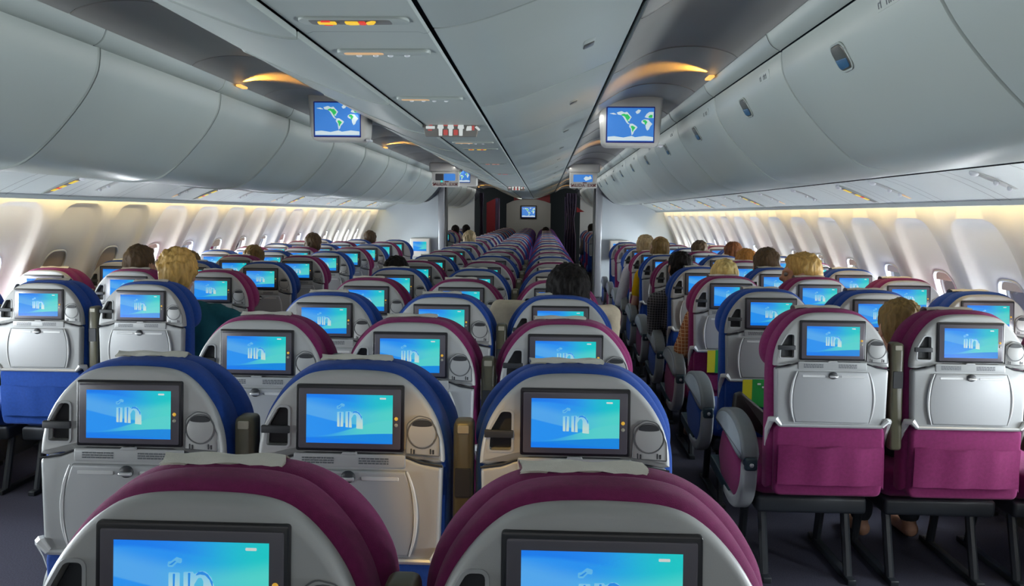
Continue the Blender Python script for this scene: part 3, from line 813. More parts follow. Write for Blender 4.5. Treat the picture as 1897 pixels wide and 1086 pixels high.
for side, sd, y00, pit in ((-1, 'left', 5.18, .655), (1, 'right', 4.16, .70)):
    WZ = 1.03 if side < 0 else .985
    pm = wall_panel(pit, side).mesh('sidewall_panel', WALLM, 40)
    k0 = -int((y00-.2)/pit); wins = []
    k = k0
    while True:
        y = y00+pit*k
        if y+pit/2 > YE+.15: break
        o = link(f'wall_{sd}', pm, None, (0, y, 0)); o['kind'] = 'structure'
        wins.append((k, y)); k += 1
    ylast = y00+pit*k-pit/2
    # plain wall elsewhere: dado below, filler to the ends, far cabin
    lowp = [(x, z) for z, x in _wpts if z <= .56]+[(_wp(.60), .60)]
    struct(f'wall_{sd}_lower', MB().strip([(side*x, z) for x, z in lowp], YB, YEND), KICK)
    upp = [(_wp(z), z) for z in (.58,.7,.8,.9,1.0,1.1,1.2,1.3,1.4,1.5,1.62)]
    struct(f'wall_{sd}_rear', MB().strip([(side*x, z) for x, z in upp], YB, y00+pit*k0-pit/2), WALLM)
    struct(f'wall_{sd}_front', MB().strip([(side*x, z) for x, z in upp], ylast, YEND), WALLM)
    xw = _wp(WZ)
    for k, y in wins:
        w = bpy.data.objects.new(f'window_{winn}', None); COL.objects.link(w); w.location = (side*xw, y, WZ); w['kind'] = 'structure'; winn += 1
        slope = lambda z: _wp(z+WZ)-xw
        R = super_ring(0, 0, WW*.97, WH*.97, 40, 3.4)
        MB().add([(side*(slope(z)+.095), yy, z) for yy, z in R], [tuple(range(40))]).obj('pane', GLASS, w, 0)
        f = MB(); f.tube([(side*(slope(z)+.067), yy, z) for yy, z in super_ring(0,0,WW*.99,WH*.99,40,3.4)+super_ring(0,0,WW*.99,WH*.99,40,3.4)[:1]], .007, 8).obj('window_frame', WHITE, w)
        closed = 1.0 if (side < 0 and k in (0, 1)) else (.10 if (k*7+side) % 3 else .2)
        if side > 0 and k in (0, 1, 2, 3): closed = .14
        ztop = WH*.97; zbot = ztop-2*WH*.97*closed
        Sp = [(max(-WW*.96, min(WW*.96, yy)), max(zbot, z)) for yy, z in super_ring(0,0,WW*.96,WH*.96,40,3.4)]
        sm = MB().slab([(a_, b_) for a_, b_ in Sp], 0, .004, .0005, 1); sm.v = [(side*(slope(z)+.078)+yy_*side, x_, z) for x_, yy_, z in sm.v]
        so = sm.obj('window_shade', SHADE, w)
        if closed < .9 or k > 1: lights.append((side, y, closed, WZ))
        else: lights.append((side, y, 1.0, WZ))

# rear end, behind the camera
struct('wall_rear', MB().box((0,YB-.03,1.15), (5.8,.06,2.4)), BULK)

# ------------------------------------------------------------------ partitions at the end of the main cabin
def poly_wall(name, pts, y, th, m):
    b = MB(); n = len(pts)
    V = [(x, y, z) for x, z in pts]+[(x, y+th, z) for x, z in pts]
    Fs = [tuple(range(n)), tuple(range(2*n-1, n-1, -1))]+[(k, (k+1) % n, n+(k+1) % n, n+k) for k in range(n)]
    return struct(name, b.add(V, Fs), m, None, 0)
for side, sd in ((-1, 'left'), (1, 'right')):
    prof = [(1.46,0.0),(2.80,0.0)]+[(_wp(z)+.03, z) for z in (.3,.6,.9,1.2,1.4,1.55)]+[(2.45,1.62),(2.3,Z(.16)+.03),(2.1,Z(.20)+.03),(1.9,Z(.17)+.03),(1.66,Z(.21)+.03),(1.50,Z(.34)+.03),(1.46,Z(.4))]
    poly_wall(f'wall_partition_{sd}', [(side*x, z) for x, z in prof], YE, .06, BULK)
    struct(f'pillar_{sd}', MB().box((side*1.415,YE-.02,1.02), (.135,.16,2.04), .03), PILLAR)
    struct(f'trim_{trimn}', MB().box((side*1.335,YE-.0,1.02), (.03,.20,2.04), .006), PILDARK); trimn += 1
    # cocktail shelf box + bulkhead screen
    b = MB().box((side*1.80,YE-.06,.87), (.30,.12,.30), .02)
    t = thing('bulkhead_monitor', (side*1.80, YE-.14, .87), f'small lit screen in a pale box on the {sd} partition', 'monitor', 'screens on the partitions')
    MB().box((0,.05,0), (.36,.16,.34), .02).obj('housing', HOUS, t)
    d = MB().add([(-.12,-.034,-.06),(.12,-.034,-.06),(.12,-.034,.11),(-.12,-.034,.11)], [(0,1,2,3)])
    dd = d.obj('display', SCREEN, t, 0); u = dd.data.uv_layers.new(name='uv')
    for lp_ in dd.data.loops: u.data[lp_.index].uv = {0:(0,0),1:(1,0),2:(1,1),3:(0,1)}[lp_.vertex_index]
    # second cabin's end bulkhead
    prof2 = [(1.36,0.0)]+[(2.80,0.0),(2.86,.6),(2.8,1.1),(2.55,1.56),(2.1,Z(.20)+.03),(1.9,Z(.17)+.03),(1.66,Z(.21)+.03),(1.46,Z(.4))]+[(1.36,Z(.5))]
    poly_wall(f'wall_end_{sd}', [(side*x, z) for x, z in prof2], 20.6, .05, BULK)
# end of the plane's second cabin
poly_wall('wall_end_centre', [(-.62,0),(.62,0),(.62,1.80),(.45,1.86),(.2,1.915),(-.2,1.915),(-.45,1.86),(-.62,1.78)], 22.5, .06, GREYB)
poly_wall('wall_end_header', [(-.42,Z(.23)),(.60,Z(.23)),(.60,Z(.66)),(-.42,Z(.66))], 22.58, .04, REDW)
struct('wall_galley', MB().box((0,24.6,1.2), (5.6,.06,2.4)), GALLEY)
poly_wall('wall_red', [(-1.16,0),(-.86,0),(-.86,1.95),(-1.16,1.80)], 22.2, .05, REDW)
poly_wall('wall_red_corner', [(1.27,Z(.07)),(1.47,Z(.085)),(1.27,Z(.20))], 20.55, .04, REDW)
def curtain(name, x, y, w, z0, z1, m, label, tie=None):
    n = 40; V = []; Fs = []; nz = 10
    for j in range(nz+1):
        z = z0+(z1-z0)*j/nz
        sq = 1.0 if tie is None else 1-.45*math.exp(-((z-tie)/.25)**2)
        for i in range(n):
            t = i/(n-1)
            V.append((x+(t-.5)*w*sq, y+.035*math.sin(t*26)*(.7+.3*sq), z))
    for j in range(nz):
        for i in range(n-1): Fs.append((j*n+i, j*n+i+1, (j+1)*n+i+1, (j+1)*n+i))
    m1 = len(V); V2 = [(a, b+.008, c) for a, b, c in V]
    o = MB().add(V, Fs).add(V2, [f[::-1] for f in Fs]).obj(name, m, None, 180)
    return tag(o, label, 'curtain')
curtain('curtain', 1.06, 18.6, .26, .03, Z(.50), CURT, 'dark purple curtain gathered beside the right aisle', 1.35)
curtain('curtain', .945, 18.75, .07, .03, Z(.42), LILAC, 'pale lilac curtain edge beside the dark purple curtain', 1.3)
curtain('curtain', -1.10, 19.6, .10, .03, Z(.52), CURT, 'narrow dark curtain in the left aisle before the red wall', 1.45)
curtain('curtain', -.80, 21.2, .11, .03, Z(.42), LILAC, 'lilac curtain hanging between the red wall and the dark doorway')

# ------------------------------------------------------------------ monitors
NA = [(.20,.86),(.30,.90),(.36,.86),(.42,.88),(.47,.80),(.52,.72),(.49,.66),(.47,.60),(.44,.62),(.44,.56),(.48,.53),(.45,.51),(.41,.56),(.38,.63),(.34,.72),(.30,.78),(.22,.80)]
SA = [(.48,.52),(.54,.53),(.62,.46),(.65,.42),(.62,.36),(.58,.30),(.56,.22),(.53,.18),(.52,.25),(.51,.36),(.47,.44)]
AF = [(.74,.62),(.80,.66),(.88,.65),(.92,.58),(.97,.52),(.92,.44),(.90,.36),(.86,.32),(.83,.40),(.82,.50),(.76,.53),(.73,.57)]
EU = [(.80,.72),(.84,.82),(.90,.88),(.99,.88),(.99,.70),(.93,.70),(.88,.69)]
GR = [(.60,.88),(.66,.95),(.72,.93),(.68,.84),(.63,.82)]
AN = [(.01,.02),(.99,.02),(.99,.13),(.8,.16),(.6,.12),(.53,.16),(.35,.11),(.15,.15),(.01,.13)]
AL = [(.04,.83),(.13,.85),(.2,.80),(.13,.80)]
def map_display(parent, w, h, y, cx=0, cz=0, crop=None):
    d = MB().slab(rrect(cx-w/2,cz-h/2,cx+w/2,cz+h/2,.003), y-.002, y+.006, .001, 1).obj('display', MAPB, parent)
    T = lambda P: [(cx-w/2+w*a, cz-h/2+h*b) for a, b in P]
    la = MB()
    for P in (NA, SA, AF, EU, AL): la.slab(T(P), y-.0035, y-.001, .0003, 1)
    ICE = MB()
    for P in (AN, GR): ICE.slab(T(P), y-.0034, y-.001, .0003, 1)
    sub = []
    la.obj('map_land', MAPW, d); ICE.obj('map_ice', MAPW, d)
    g = MB()
    for P, s_, dx, dz in ((NA,.62,.02,.0),(SA,.55,-.0,.01),(AF,.45,-.035,.06),(EU,.5,.02,-.03)):
        c = (sum(p[0] for p in P)/len(P)+dx, sum(p[1] for p in P)/len(P)+dz)
        g.slab(T([(c[0]+(p[0]-sum(q[0] for q in P)/len(P))*s_, c[1]+(p[1]-sum(q[1] for q in P)/len(P))*s_) for p in P]), y-.005, y-.002, .0003, 1)
    g.obj('map_green', MAPG, d)
    e = MB(); e.slab(rrect(cx-w/2-.008,cz-h/2-.010,cx+w/2+.006,cz+h/2+.008,.004), y+.0, y+.01, .001, 1).obj('display_border', MAPE, parent)
    return d
for side, label in ((-1, 'ceiling monitor showing a world map, nearest over the left aisle'), (1, 'ceiling monitor showing a world map, nearest over the right aisle')):
    yy = 5.15; c = at(625, 221, yy) if side < 0 else at(1168, 231, yy)
    t = thing('overhead_monitor', (c.x, yy, c.z), label, 'monitor', 'ceiling monitors with world maps')
    h = MB().slab(rpoly([(-.175,-.135),(.185,-.135),(.21,.26),(-.20,.26)], [.045,.045,.01,.01], 6), 0, .17, .02, 4).obj('housing', HOUS, t)
    map_display(t, .292, .208, -.002, 0, 0)
    MB().box((.195,.05,-.13), (.03,.08,.014), .005).obj('hinge', WHITE, t)
# exit sign monitors
for side, label, px, py in ((-1, 'exit sign box with a half lit screen over the left aisle', 825, 329), (1, 'exit sign box with a blue screen over the right aisle', 1081, 331)):
    yy = 10.8; c = at(px, py, yy)
    t = thing('exit_sign', (c.x, yy, c.z), label, 'exit sign', 'exit signs over the aisles')
    MB().slab(rpoly([(-.18,-.125),(.18,-.125),(.185,.09),(-.185,.09)], [.02,.02,.008,.008], 4), 0, .12, .012, 3).obj('housing', HOUS, t)
    MB().box((0,.07,.14), (.44,.14,.12), .02).obj('mount', HOUS, t)
    if side < 0:
        MB().slab(rrect(-.02,-.042,.135,.052,.02), -.004, .004, .001, 1).obj('display', MAPB, t)
        MB().slab(rpoly([(-.135,-.04),(-.025,-.04),(-.025,.05),(-.135,.05)], .008, 3), -.003, .004, .001, 1).obj('dark_glass', mat('dark_glass', (.07,.07,.075), .15), t)
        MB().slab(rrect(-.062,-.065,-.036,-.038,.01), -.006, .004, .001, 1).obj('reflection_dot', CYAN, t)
    else:
        MB().slab(rrect(-.135,-.045,.12,.052,.012), -.004, .004, .001, 1).obj('display', MAPB, t)
        MB().slab(rpoly([(.0,.0),(.03,.03),(.07,.02),(.09,.04),(.11,.0),(.06,-.02),(.03,-.03)], .006, 2), -.006, -.002, .001, 1).obj('map_land', MAPW, t)
    link('exit_text', text_mesh('exit_text', 'SALIDA  EXIT', .060, TEXTR, .0012), t, (0,-.003,-.092))
    ar = MB()
    for q in (-1, 1):
        ar.slab([(q*.158,-.092),(q*.140,-.078),(q*.140,-.106)], -.004, .002, .0005, 1)
    ar.obj('exit_arrows', TEXTR, t)
    MB().slab(rrect(-.01,-.062,.045,-.050,.003), -.003, .003, .0005, 1).obj('small_text', TEXTR, t)
c = at(858, 325, 11.9)
t = thing('overhead_monitor', (c.x, 11.9, c.z), 'far ceiling monitor with a map, half hidden behind the left exit sign', 'monitor')
MB().box((.01,.06,0), (.40,.12,.32), .03).obj('housing', HOUS, t)
map_display(t, .26, .20, -.004, -.03, 0)
t = thing('wall_monitor', (0.0, 22.46, at(980, 393, 22.46).z), 'screen with a map on the grey end bulkhead', 'monitor')
MB().box((0,.0,0), (.46,.06,.37), .02).obj('housing', BEZELRIM, t)
map_display(t, .37, .28, -.036)

# ------------------------------------------------------------------ centre service panel fittings
ZP = Z(.433)
def psu_thing(y, name, label, cat, group):
    return thing(name, (0, y, ZP), label, cat, group)
def flat(outl, z0, z1, r=.001):    # outline in (x,y) facing down
    b = MB().slab(outl, z0, z1, r, 2); b.v = [(x, z, y) for x, y, z in b.v]; return b
def icons(t, m1, m2, sx=1.0):
    a = MB(); B = MB()
    def seg(mb, P, z=-.0095): 
        q = MB().slab(P, z, z+.003, .0004, 1); q.v = [(x*sx, zz, y) for x, y, zz in q.v]; mb.add(q.v, q.f)
    seg(a, rpoly([(-.095,-.010),(-.048,-.010),(-.048,.010),(-.095,.008)], .003, 2))
    seg(B, rpoly([(-.085,.013),(-.058,.013),(-.062,.018),(-.080,.018)], .002, 2)); seg(B, rpoly([(-.082,-.018),(-.062,-.018),(-.058,-.013),(-.086,-.013)], .002, 2))
    seg(a, rpoly([(-.022,-.012),(.012,-.010),(.012,.012),(-.012,.014),(-.022,.006)], .003, 2)); seg(a, rpoly([(.033,-.002),(.052,-.016),(.062,-.012),(.050,.010),(.034,.012)], .003, 2))
    seg(B, rpoly([(.014,-.012),(.031,-.012),(.031,.013),(.014,.013)], .004, 2))
    a.obj('icon_belt', m1, t); B.obj('icon_bar', m2, t)
def sign_unit(y, label, m1, m2, sx=1.0):
    t = psu_thing(y, 'seat_belt_sign', label, 'sign', 'seat belt signs on the centre panel')
    flat(rrect(-.125,-.03,.125,.03,.028,6), -.006, .004, .003).obj('surround', PSUM, t)
    flat(rrect(-.10,-.022,.085,.022,.010,4), -.0045-.002, .0, .001).obj('dark_plate', mat('sign_plate', (.17,.165,.15), .4), t)
    q = MB(); icons(t, m1, m2, sx*.85)
    return t
def light_unit(y, label, lit=PEACH):
    t = psu_thing(y, 'reading_light_panel', label, 'reading light', 'reading light strips on the centre panel')
    flat(rrect(-.125,-.024,.125,.024,.022,6), -.010, .004, .005).obj('surround', PSUM, t)
    flat(rrect(-.105,-.020,-.0,.004,.01,4), -.0115, .0, .001).obj('lit_lens', lit, t)
    b = MB()
    for x in (-.07,-.025,.015,.06): b.ell((x,.014,-.011), (.008,.006,.004), 10, 6)
    b.obj('buttons', WHITE, t)
    return t
sign_unit(1.83, 'lit yellow no smoking and seat belt sign nearest the camera on the centre panel', YEL, RED)
light_unit(2.17, 'recessed reading light strip right behind the nearest lit sign')
light_unit(3.03, 'recessed reading light strip between the lit sign and the pictogram panel')
light_unit(4.85, 'reading light strip just beyond the hanging pictogram panel')
sign_unit(5.35, 'small lit yellow seat belt sign beyond the pictogram panel', YEL, RED, .9)
sign_unit(6.9, 'dim reddish seat belt sign farther along the centre panel', emat('dim_orange', (.75,.35,.25), .7), REDD, .9)
sign_unit(8.6, 'faint reddish sign farthest along the centre panel', REDD, REDD, .8)
def figure_icon(mb, x, z, s):
    mb.ell((x,0,z+.036*s), (.011*s,.003,.012*s), 12, 8)
    mb.slab(rpoly([(x-.010*s,-.045*s+z),(x+.010*s,-.045*s+z),(x+.011*s,-.005*s+z),(x+.019*s,-.005*s+z),(x+.014*s,.024*s+z),(x-.014*s,.024*s+z),(x-.019*s,-.005*s+z),(x-.011*s,-.005*s+z)], .003*s, 2), -.002, .002, .0005, 1)
def picto(y, label, group, bright, w=.29, h=.085, s=1.0):
    c = at(*( (835,237) if y < 6 else (956,348) ), y)
    t = thing('pictogram_sign', (c.x, y, c.z), label, 'sign', None)
    MB().slab(rpoly([(-w/2+.02,-h/2),(w/2-.02,-h/2),(w/2,h/2),(-w/2,h/2)], .006, 3), 0, .03, .004, 2).obj('panel', mat('picto_panel', (.19,.18,.165), .4), t)
    MB().box((0,.03,h/2+.01), (w*.8,.02,.04)).obj('mount', PSUM, t)
    a = MB(); b = MB()
    for x in (-.05*s, .0, .05*s):
        q = MB(); figure_icon(q, x, 0, .85*s); q.v = [(p[0], p[1]-.003, p[2]) for p in q.v]; a.add(q.v, q.f)
    a.slab(rrect(-.122*s,-.005*s,-.078*s,.008*s,.002), -.004, 0, .0005, 1)
    a.slab(rpoly([(.075*s,-.014*s),(.103*s,-.012*s),(.103*s,.010*s),(.080*s,.008*s)], .003, 2), -.004, 0, .0005, 1)
    a.slab(rpoly([(.117*s,.004*s),(.138*s,-.014*s),(.146*s,-.008*s),(.128*s,.010*s)], .003, 2), -.004, 0, .0005, 1)
    for x in (-.025*s, .025*s):
        for z in (-.022*s, .022*s): b.slab(rrect(x-.011*s,z-.013*s,x+.011*s,z+.013*s,.004*s), -.003, 0, .0005, 1)
    b.slab(rrect(.105*s,-.011*s,.116*s,.011*s,.002), -.0035, 0, .0005, 1); b.slab(rrect(-.112*s,.010*s,-.09*s,.015*s,.001), -.0035, 0, .0005, 1); b.slab(rrect(-.112*s,-.014*s,-.092*s,-.008*s,.001), -.0035, 0, .0005, 1)
    a.obj('white_figures', bright, t); b.obj('red_crosses', REDD, t)
    return t
picto(3.95, 'hanging pictogram panel with three white figures and red crosses', None, emat('picto_white', (.72,.76,.74), .7))
picto(12.6, 'far glowing pictogram panel on the centre ceiling', None, LITW, .30, .09)

# outboard service units under the bins
pd = Vector((2.47-2.15,0,.075-.202)); plen = pd.length; pd.normalize()
def outboard_unit(side, y, kind, label, group):
    t = thing('service_unit', (side*2.31, y, Z(.146)), label, 'service unit', group)
    ang = math.atan2(pd.z, pd.x)
    def tf(x, yy, z):  # x runs inboard->outboard, z below
        q = Vector((pd.x*x+pd.z*-z*-1*0, 0, pd.z*x)); n = Vector((pd.z, 0, -pd.x)); q = q+n*z
        return (side*q.x, yy, q.z)
    def fl(outl, z0, z1, r=.001):
        b = MB().slab(outl, z0, z1, r, 2); return MB().add([tf(x, zz, y_) for x, y_, zz in b.v], b.f)
    ln_ = .15
    if kind == 'sign':
        fl(rrect(-.135,-.034,.135,.034,.026,5), -.002, .012, .004).obj('surround', PSUM, t)
        fl(rrect(-.115,-.025,.11,.025,.008,3), .011, .0135, .0005).obj('dark_plate', mat('sign_plate', (.17,.165,.15), .4), t)
        a = fl(rrect(-.09,-.017,-.045,.017,.003,2), .0132, .0155, .0005); b2 = fl(rrect(-.015,-.018,.015,.018,.003,2), .0132, .0155, .0005); b3 = fl(rrect(.038,-.018,.068,.018,.003,2), .0132, .0155, .0005)
        a.add(b2.v, b2.f).add(b3.v, b3.f).obj('icon_belt', YEL, t)
        c2 = fl(rrect(.018,-.017,.035,.017,.003,2), .0132, .0155, .0005); c3 = fl(rrect(-.083,.013,-.06,.018,.001,1), .0132, .0155, .0005)
        c2.add(c3.v, c3.f).obj('icon_bar', RED, t)
        k = MB(); k.add([tf(p[0]-.125, p[1], p[2]+.012) for p in MB().ell((0,0,0), (.018,.024,.014), 12, 8).v], MB().ell((0,0,0), (.018,.024,.014), 12, 8).f).obj('end_knob', WHITE, t)
    else:
        fl(rrect(-.135,-.030,.135,.030,.022,5), -.002, .006, .003).obj('surround', mat('unit_strip', (.44,.45,.43), .45), t)
        e = MB().ell((0,0,0), (.018,.023,.014), 12, 8)
        k = MB()
        for x in (-.13,-.03,.03): k.add([tf(p[0]*(1 if x < -.1 else .6)+x, p[1]*(1 if x < -.1 else .6), p[2]+.008) for p in e.v], e.f)
        k.obj('air_nozzles', WHITE, t)
        if kind == 'lit':
            fl(rrect(.03,-.014,.10,.014,.008,3), .0055, .0085, .0005).obj('lit_lens', PEACH, t)
    return t
for side, sd, signs, strips in ((-1, 'left', (4.47,6.41,8.77,10.9,12.6), (4.90,5.99,7.2,8.2,9.35,10.3,11.6,13.2)), (1, 'right', (4.87,7.3,9.4,11.4,13.2), (3.36,4.37,5.73,6.6,7.9,8.7,10.2,12.2))):
    for i, y in enumerate(signs): outboard_unit(side, y, 'sign', f'lit yellow seat belt sign above the {sd} windows, {ORD[i]} from the camera', f'lit signs above the {sd} windows')
    for i, y in enumerate(strips): outboard_unit(side, y, 'lit' if i % 2 else 'dim', f'air nozzle and reading light strip above the {sd} windows, {ORD[i]} from the camera', f'light strips above the {sd} windows')

# cove lamps
def point(name, loc, energy, col, r=.02):
    l = bpy.data.lights.new(name, 'POINT'); l.energy = energy; l.color = col; l.shadow_soft_size = r
    o = bpy.data.objects.new(name, l); COL.objects.link(o); o.location = loc; return o
def area(name, loc, rot, sx, sy, energy, col, spread=PI):
    l = bpy.data.lights.new(name, 'AREA'); l.shape = 'RECTANGLE'; l.size = sx; l.size_y = sy; l.energy = energy; l.color = col; l.spread = spread
    o = bpy.data.objects.new(name, l); COL.objects.link(o); o.location = loc; o.rotation_euler = rot; return o
def aim(name, loc, target, e, col, ang, r):
    l = bpy.data.lights.new(name, 'SPOT'); l.energy = e; l.color = col; l.spot_size = ang; l.spot_blend = .8; l.shadow_soft_size = r
    o = bpy.data.objects.new(name, l); COL.objects.link(o); o.location = loc
    o.rotation_euler = (Vector(target)-Vector(loc)).to_track_quat('-Z', 'Y').to_euler(); return o
for side, sd, y0 in ((-1, 'left', 4.46), (1, 'right', 4.12)):
    for k in range(5):
        y = y0+4.05*k
        t = thing('cove_lamp', (side*1.255, y, Z(.692)), f'small amber lamp glowing in the {sd} ceiling cove, {ORD[k]} from the camera', 'lamp', f'amber lamps in the {sd} cove')
        MB().box((0,0,0), (.03,.10,.012), .004).obj('lamp_lens', AMB, t)
        aim(('cove_light'), (side*1.245, y, Z(.706)), (side*.92, y+.05, Z(.742)), 70 if side < 0 else 45, (1,.46,.06), math.radians(95), .015)

# ------------------------------------------------------------------ people
def hair_mat(name, col):
    m = mat(name, col, .6, nscale=70, namt=.75, bump=.9, bscale=120, spec=.3)
    nt = m.node_tree; tc = [n for n in nt.nodes if n.type == 'TEX_COORD'][0]
    mp = nt.nodes.new('ShaderNodeMapping'); mp.inputs['Scale'].default_value = (1,1,.18); nt.links.new(tc.outputs['Object'], mp.inputs['Vector'])
    for n in nt.nodes:
        if n.type == 'TEX_NOISE': nt.links.new(mp.outputs[0], n.inputs['Vector'])
    return m
def cloth(name, col): return mat(name, col, .9, nscale=50, namt=.15, bump=.2, bscale=300, spec=.1)
def capsule(mb, p1, p2, r1, r2, n=14):
    p1, p2 = Vector(p1), Vector(p2); L = (p2-p1).length
    pts, rs = [], []
    for i in range(5):
        a = PI/2*i/4; pts.append(p1+(p1-p2).normalized()*r1*math.cos(a)*.999 if L > 0 else p1); rs.append(max(.0005, r1*math.sin(a)))
    for i in range(5):
        a = PI/2*(1-i/4); pts.append(p2+(p2-p1).normalized()*r2*math.cos(a)*.999); rs.append(max(.0005, r2*math.sin(a)))
    mb.tube(pts, rs, n)
def remesh(mb, name, m, parent, vox, disp=0.0, dscale=60, sm=4):
    o = mb.obj(name, m, parent, 180)
    r = o.modifiers.new('r', 'REMESH'); r.mode = 'VOXEL'; r.voxel_size = vox; r.use_smooth_shade = True
    s = o.modifiers.new('s', 'SMOOTH'); s.iterations = sm; s.factor = .5
    apply_mods(o)
    if disp:
        for v in o.data.vertices:
            w_ = Vector((v.co.x, v.co.y, v.co.z*.35)) if name == 'hair' else v.co
            q = mnoise.noise(w_*dscale)+.5*mnoise.noise(w_*dscale*2.1)
            v.co += v.normal*disp*q
    o.data.shade_smooth(); return o
def person(seat_pos, head, label, shirt, hair, hair_style='short', turn=0.0, tilt=0.0, arms=None, skin=None, hs=1.0, shift=0.0, trousers=JEAN, group='passengers', detail=True):
    sx, sy = seat_pos; skin = skin or SKIN
    t = thing('person', (sx, sy+.33, .0), label, 'person', group)
    O = Vector((sx, sy+.33, 0))
    H = Vector(head)-O
    hip = Vector((0, 0, .56)); lean_ = Vector((H.x, H.y, 0))
    nb = H+Vector((0,-.02,-.17)); nb = nb*1.0
    chest = hip.lerp(nb, .62)+Vector((shift*.8,0,0)); sh = hip.lerp(nb, .93)+Vector((shift,0,0))
    b = MB(); R = Matrix.Rotation(turn, 3, 'Z') @ Matrix.Rotation(tilt, 3, 'X')
    hp = lambda x, y, z: H+R @ Vector((x*hs, y*hs, z*hs))
    # head: skull, jaw, cheeks, nose, lips, ears
    b.ell(hp(0,-.012,.03), (.074*hs,.092*hs,.088*hs), 20, 14, R); b.ell(hp(0,.022,-.035), (.058*hs,.066*hs,.078*hs), 18, 12, R)
    b.ell(hp(0,.055,-.088), (.026*hs,.026*hs,.020*hs), 12, 8, R)
    b.ell(hp(0,.098,-.018), (.012*hs,.018*hs,.016*hs), 10, 8, R); b.ell(hp(0,.088,.008), (.009*hs,.014*hs,.026*hs), 10, 8, R)
    b.ell(hp(0,.078,-.055), (.024*hs,.012*hs,.010*hs), 10, 8, R); b.ell(hp(0,.072,.028), (.05*hs,.022*hs,.012*hs), 12, 8, R)
    for q in (-1, 1):
        b.ell(hp(q*.076,-.008,-.005), (.009*hs,.018*hs,.031*hs), 10, 8, R)
        b.ell(hp(q*.040,.056,-.018), (.022*hs,.024*hs,.024*hs), 10, 8, R)
    capsule(b, nb+Vector((0,0,-.02)), hp(0,-.015,-.06), .058, .054)
    # torso
    b.ell(chest, (.165,.105,.20)); b.ell(hip.lerp(chest, .45), (.15,.105,.16)); b.ell(hip, (.165,.12,.11))
    capsule(b, sh+Vector((-.15,0,-.03)), sh+Vector((.15,0,-.03)), .062, .062); capsule(b, sh+Vector((-.09,-.01,.0)), sh+Vector((.09,-.01,.0)), .06, .06)
    shirtb = MB()
    shirtb.ell(chest, (.178,.118,.205)); shirtb.ell(hip.lerp(chest, .45), (.165,.12,.165)); shirtb.ell(hip+Vector((0,0,.02)), (.175,.13,.09))
    capsule(shirtb, sh+Vector((-.155,0,-.035)), sh+Vector((.155,0,-.035)), .072, .072); capsule(shirtb, sh+Vector((-.09,-.01,-.005)), sh+Vector((.09,-.01,-.005)), .068, .068)
    capsule(shirtb, nb+Vector((0,-.01,-.035)), nb+Vector((0,.0,.005)), .068, .064)
    legsb = MB()
    for q in (-1, 1):
        S_ = sh+Vector((q*.175,0,-.045))
        if arms and q in arms:
            E_ = Vector(arms[q][0])-O; W_ = Vector(arms[q][1])-O; sl = arms[q][2]
        else:
            E_ = S_+Vector((q*.045,.06,-.26)); W_ = Vector((q*.09,.27,.64)); sl = 1.0
        capsule(b, S_, E_, .046, .037); capsule(b, E_, W_, .037, .025)
        capsule(shirtb, S_, S_.lerp(E_, min(1, sl*1.0)) if sl < 1 else E_, .062, .052)
        if sl >= 1: capsule(shirtb, E_, E_.lerp(W_, .9), .052, .036)
        # hand with fingers
        d = (W_-E_).normalized(); side_v = d.cross(Vector((0,0,1)))
        side_v = side_v.normalized() if side_v.length > .1 else Vector((1,0,0))
        nv = side_v.cross(d)
        palm = W_+d*.055
        b.ell(palm, (.034,.034,.030)); capsule(b, W_, palm+d*.02, .026, .032)
        for i, (o_, L_) in enumerate(((-.028,.060),(-.010,.072),(.009,.066),(.027,.052))):
            k0 = palm+d*.03+side_v*o_; k1 = k0+d*L_*.5-nv*.006; k2 = k1+d*L_*.38-nv*.026
            capsule(b, k0, k1, .0095, .009, 8); capsule(b, k1, k2, .009, .0078, 8)
        th0 = palm-d*.01+side_v*(-q)*.03; th1 = th0+d*.035+side_v*(-q)*.024; capsule(b, th0, th1, .012, .010, 8); capsule(b, th1, th1+d*.028, .010, .0085, 8)
        hj = hip+Vector((q*.09,.02,-.01)); kn = Vector((q*.11,.33,.56)); an = Vector((q*.11,.30,.10))
        capsule(b, hj, kn, .082, .058); capsule(b, kn, an, .055, .038); capsule(b, an+Vector((0,-.02,-.05)), an+Vector((0,.13,-.065)), .038, .032)
        capsule(legsb, hj, kn, .092, .068); capsule(legsb, kn, an+Vector((0,0,.02)), .066, .052)
        legsb.ell(hip+Vector((0,0,-.02)), (.175,.13,.095))
    remesh(b, 'body', skin, t, .009 if detail else .012)
    remesh(shirtb, 'shirt', shirt, t, .013, .004, 14)
    remesh(legsb, 'trousers', trousers, t, .016, 0, 10)
    h = MB()
    if hair_style == 'bald':
        h.ell(hp(0,-.03,.0), (.077*hs,.080*hs,.072*hs), 20, 14, R); h.ell(hp(0,-.035,.045), (.073*hs,.078*hs,.066*hs), 20, 14, R)
        h.ell(hp(0,-.05,-.03), (.06*hs,.052*hs,.06*hs), 16, 10, R)
    else:
        h.ell(hp(0,-.020,.045), (.084*hs,.098*hs,.090*hs), 22, 14, R); h.ell(hp(0,-.045,.0), (.082*hs,.075*hs,.09*hs), 20, 14, R)
        h.ell(hp(0,.035,.085), (.058*hs,.05*hs,.034*hs), 14, 10, R)
        if hair_style == 'long':
            h.ell(hp(0,-.05,-.07), (.085*hs,.06*hs,.13*hs), 18, 12, R); h.ell(hp(0,-.055,-.16), (.08*hs,.045*hs,.10*hs), 18, 12, R)
        elif hair_style == 'curly':
            rr = random.Random(5)
            for i in range(60):
                a = rr.uniform(0, 2*PI); z = rr.uniform(-.35, 1); rad = math.sqrt(max(0, 1-z*z)); 
                p = (.080*rad*math.cos(a), -.025+.092*rad*math.sin(a), .04+.088*z)
                if p[1] > .05 and p[2] < .07: continue
                h.ell(hp(*p), (.02*hs,)*3, 8, 6, R)
    remesh(h, 'hair', hair, t, .0075, .010, 55, 2)
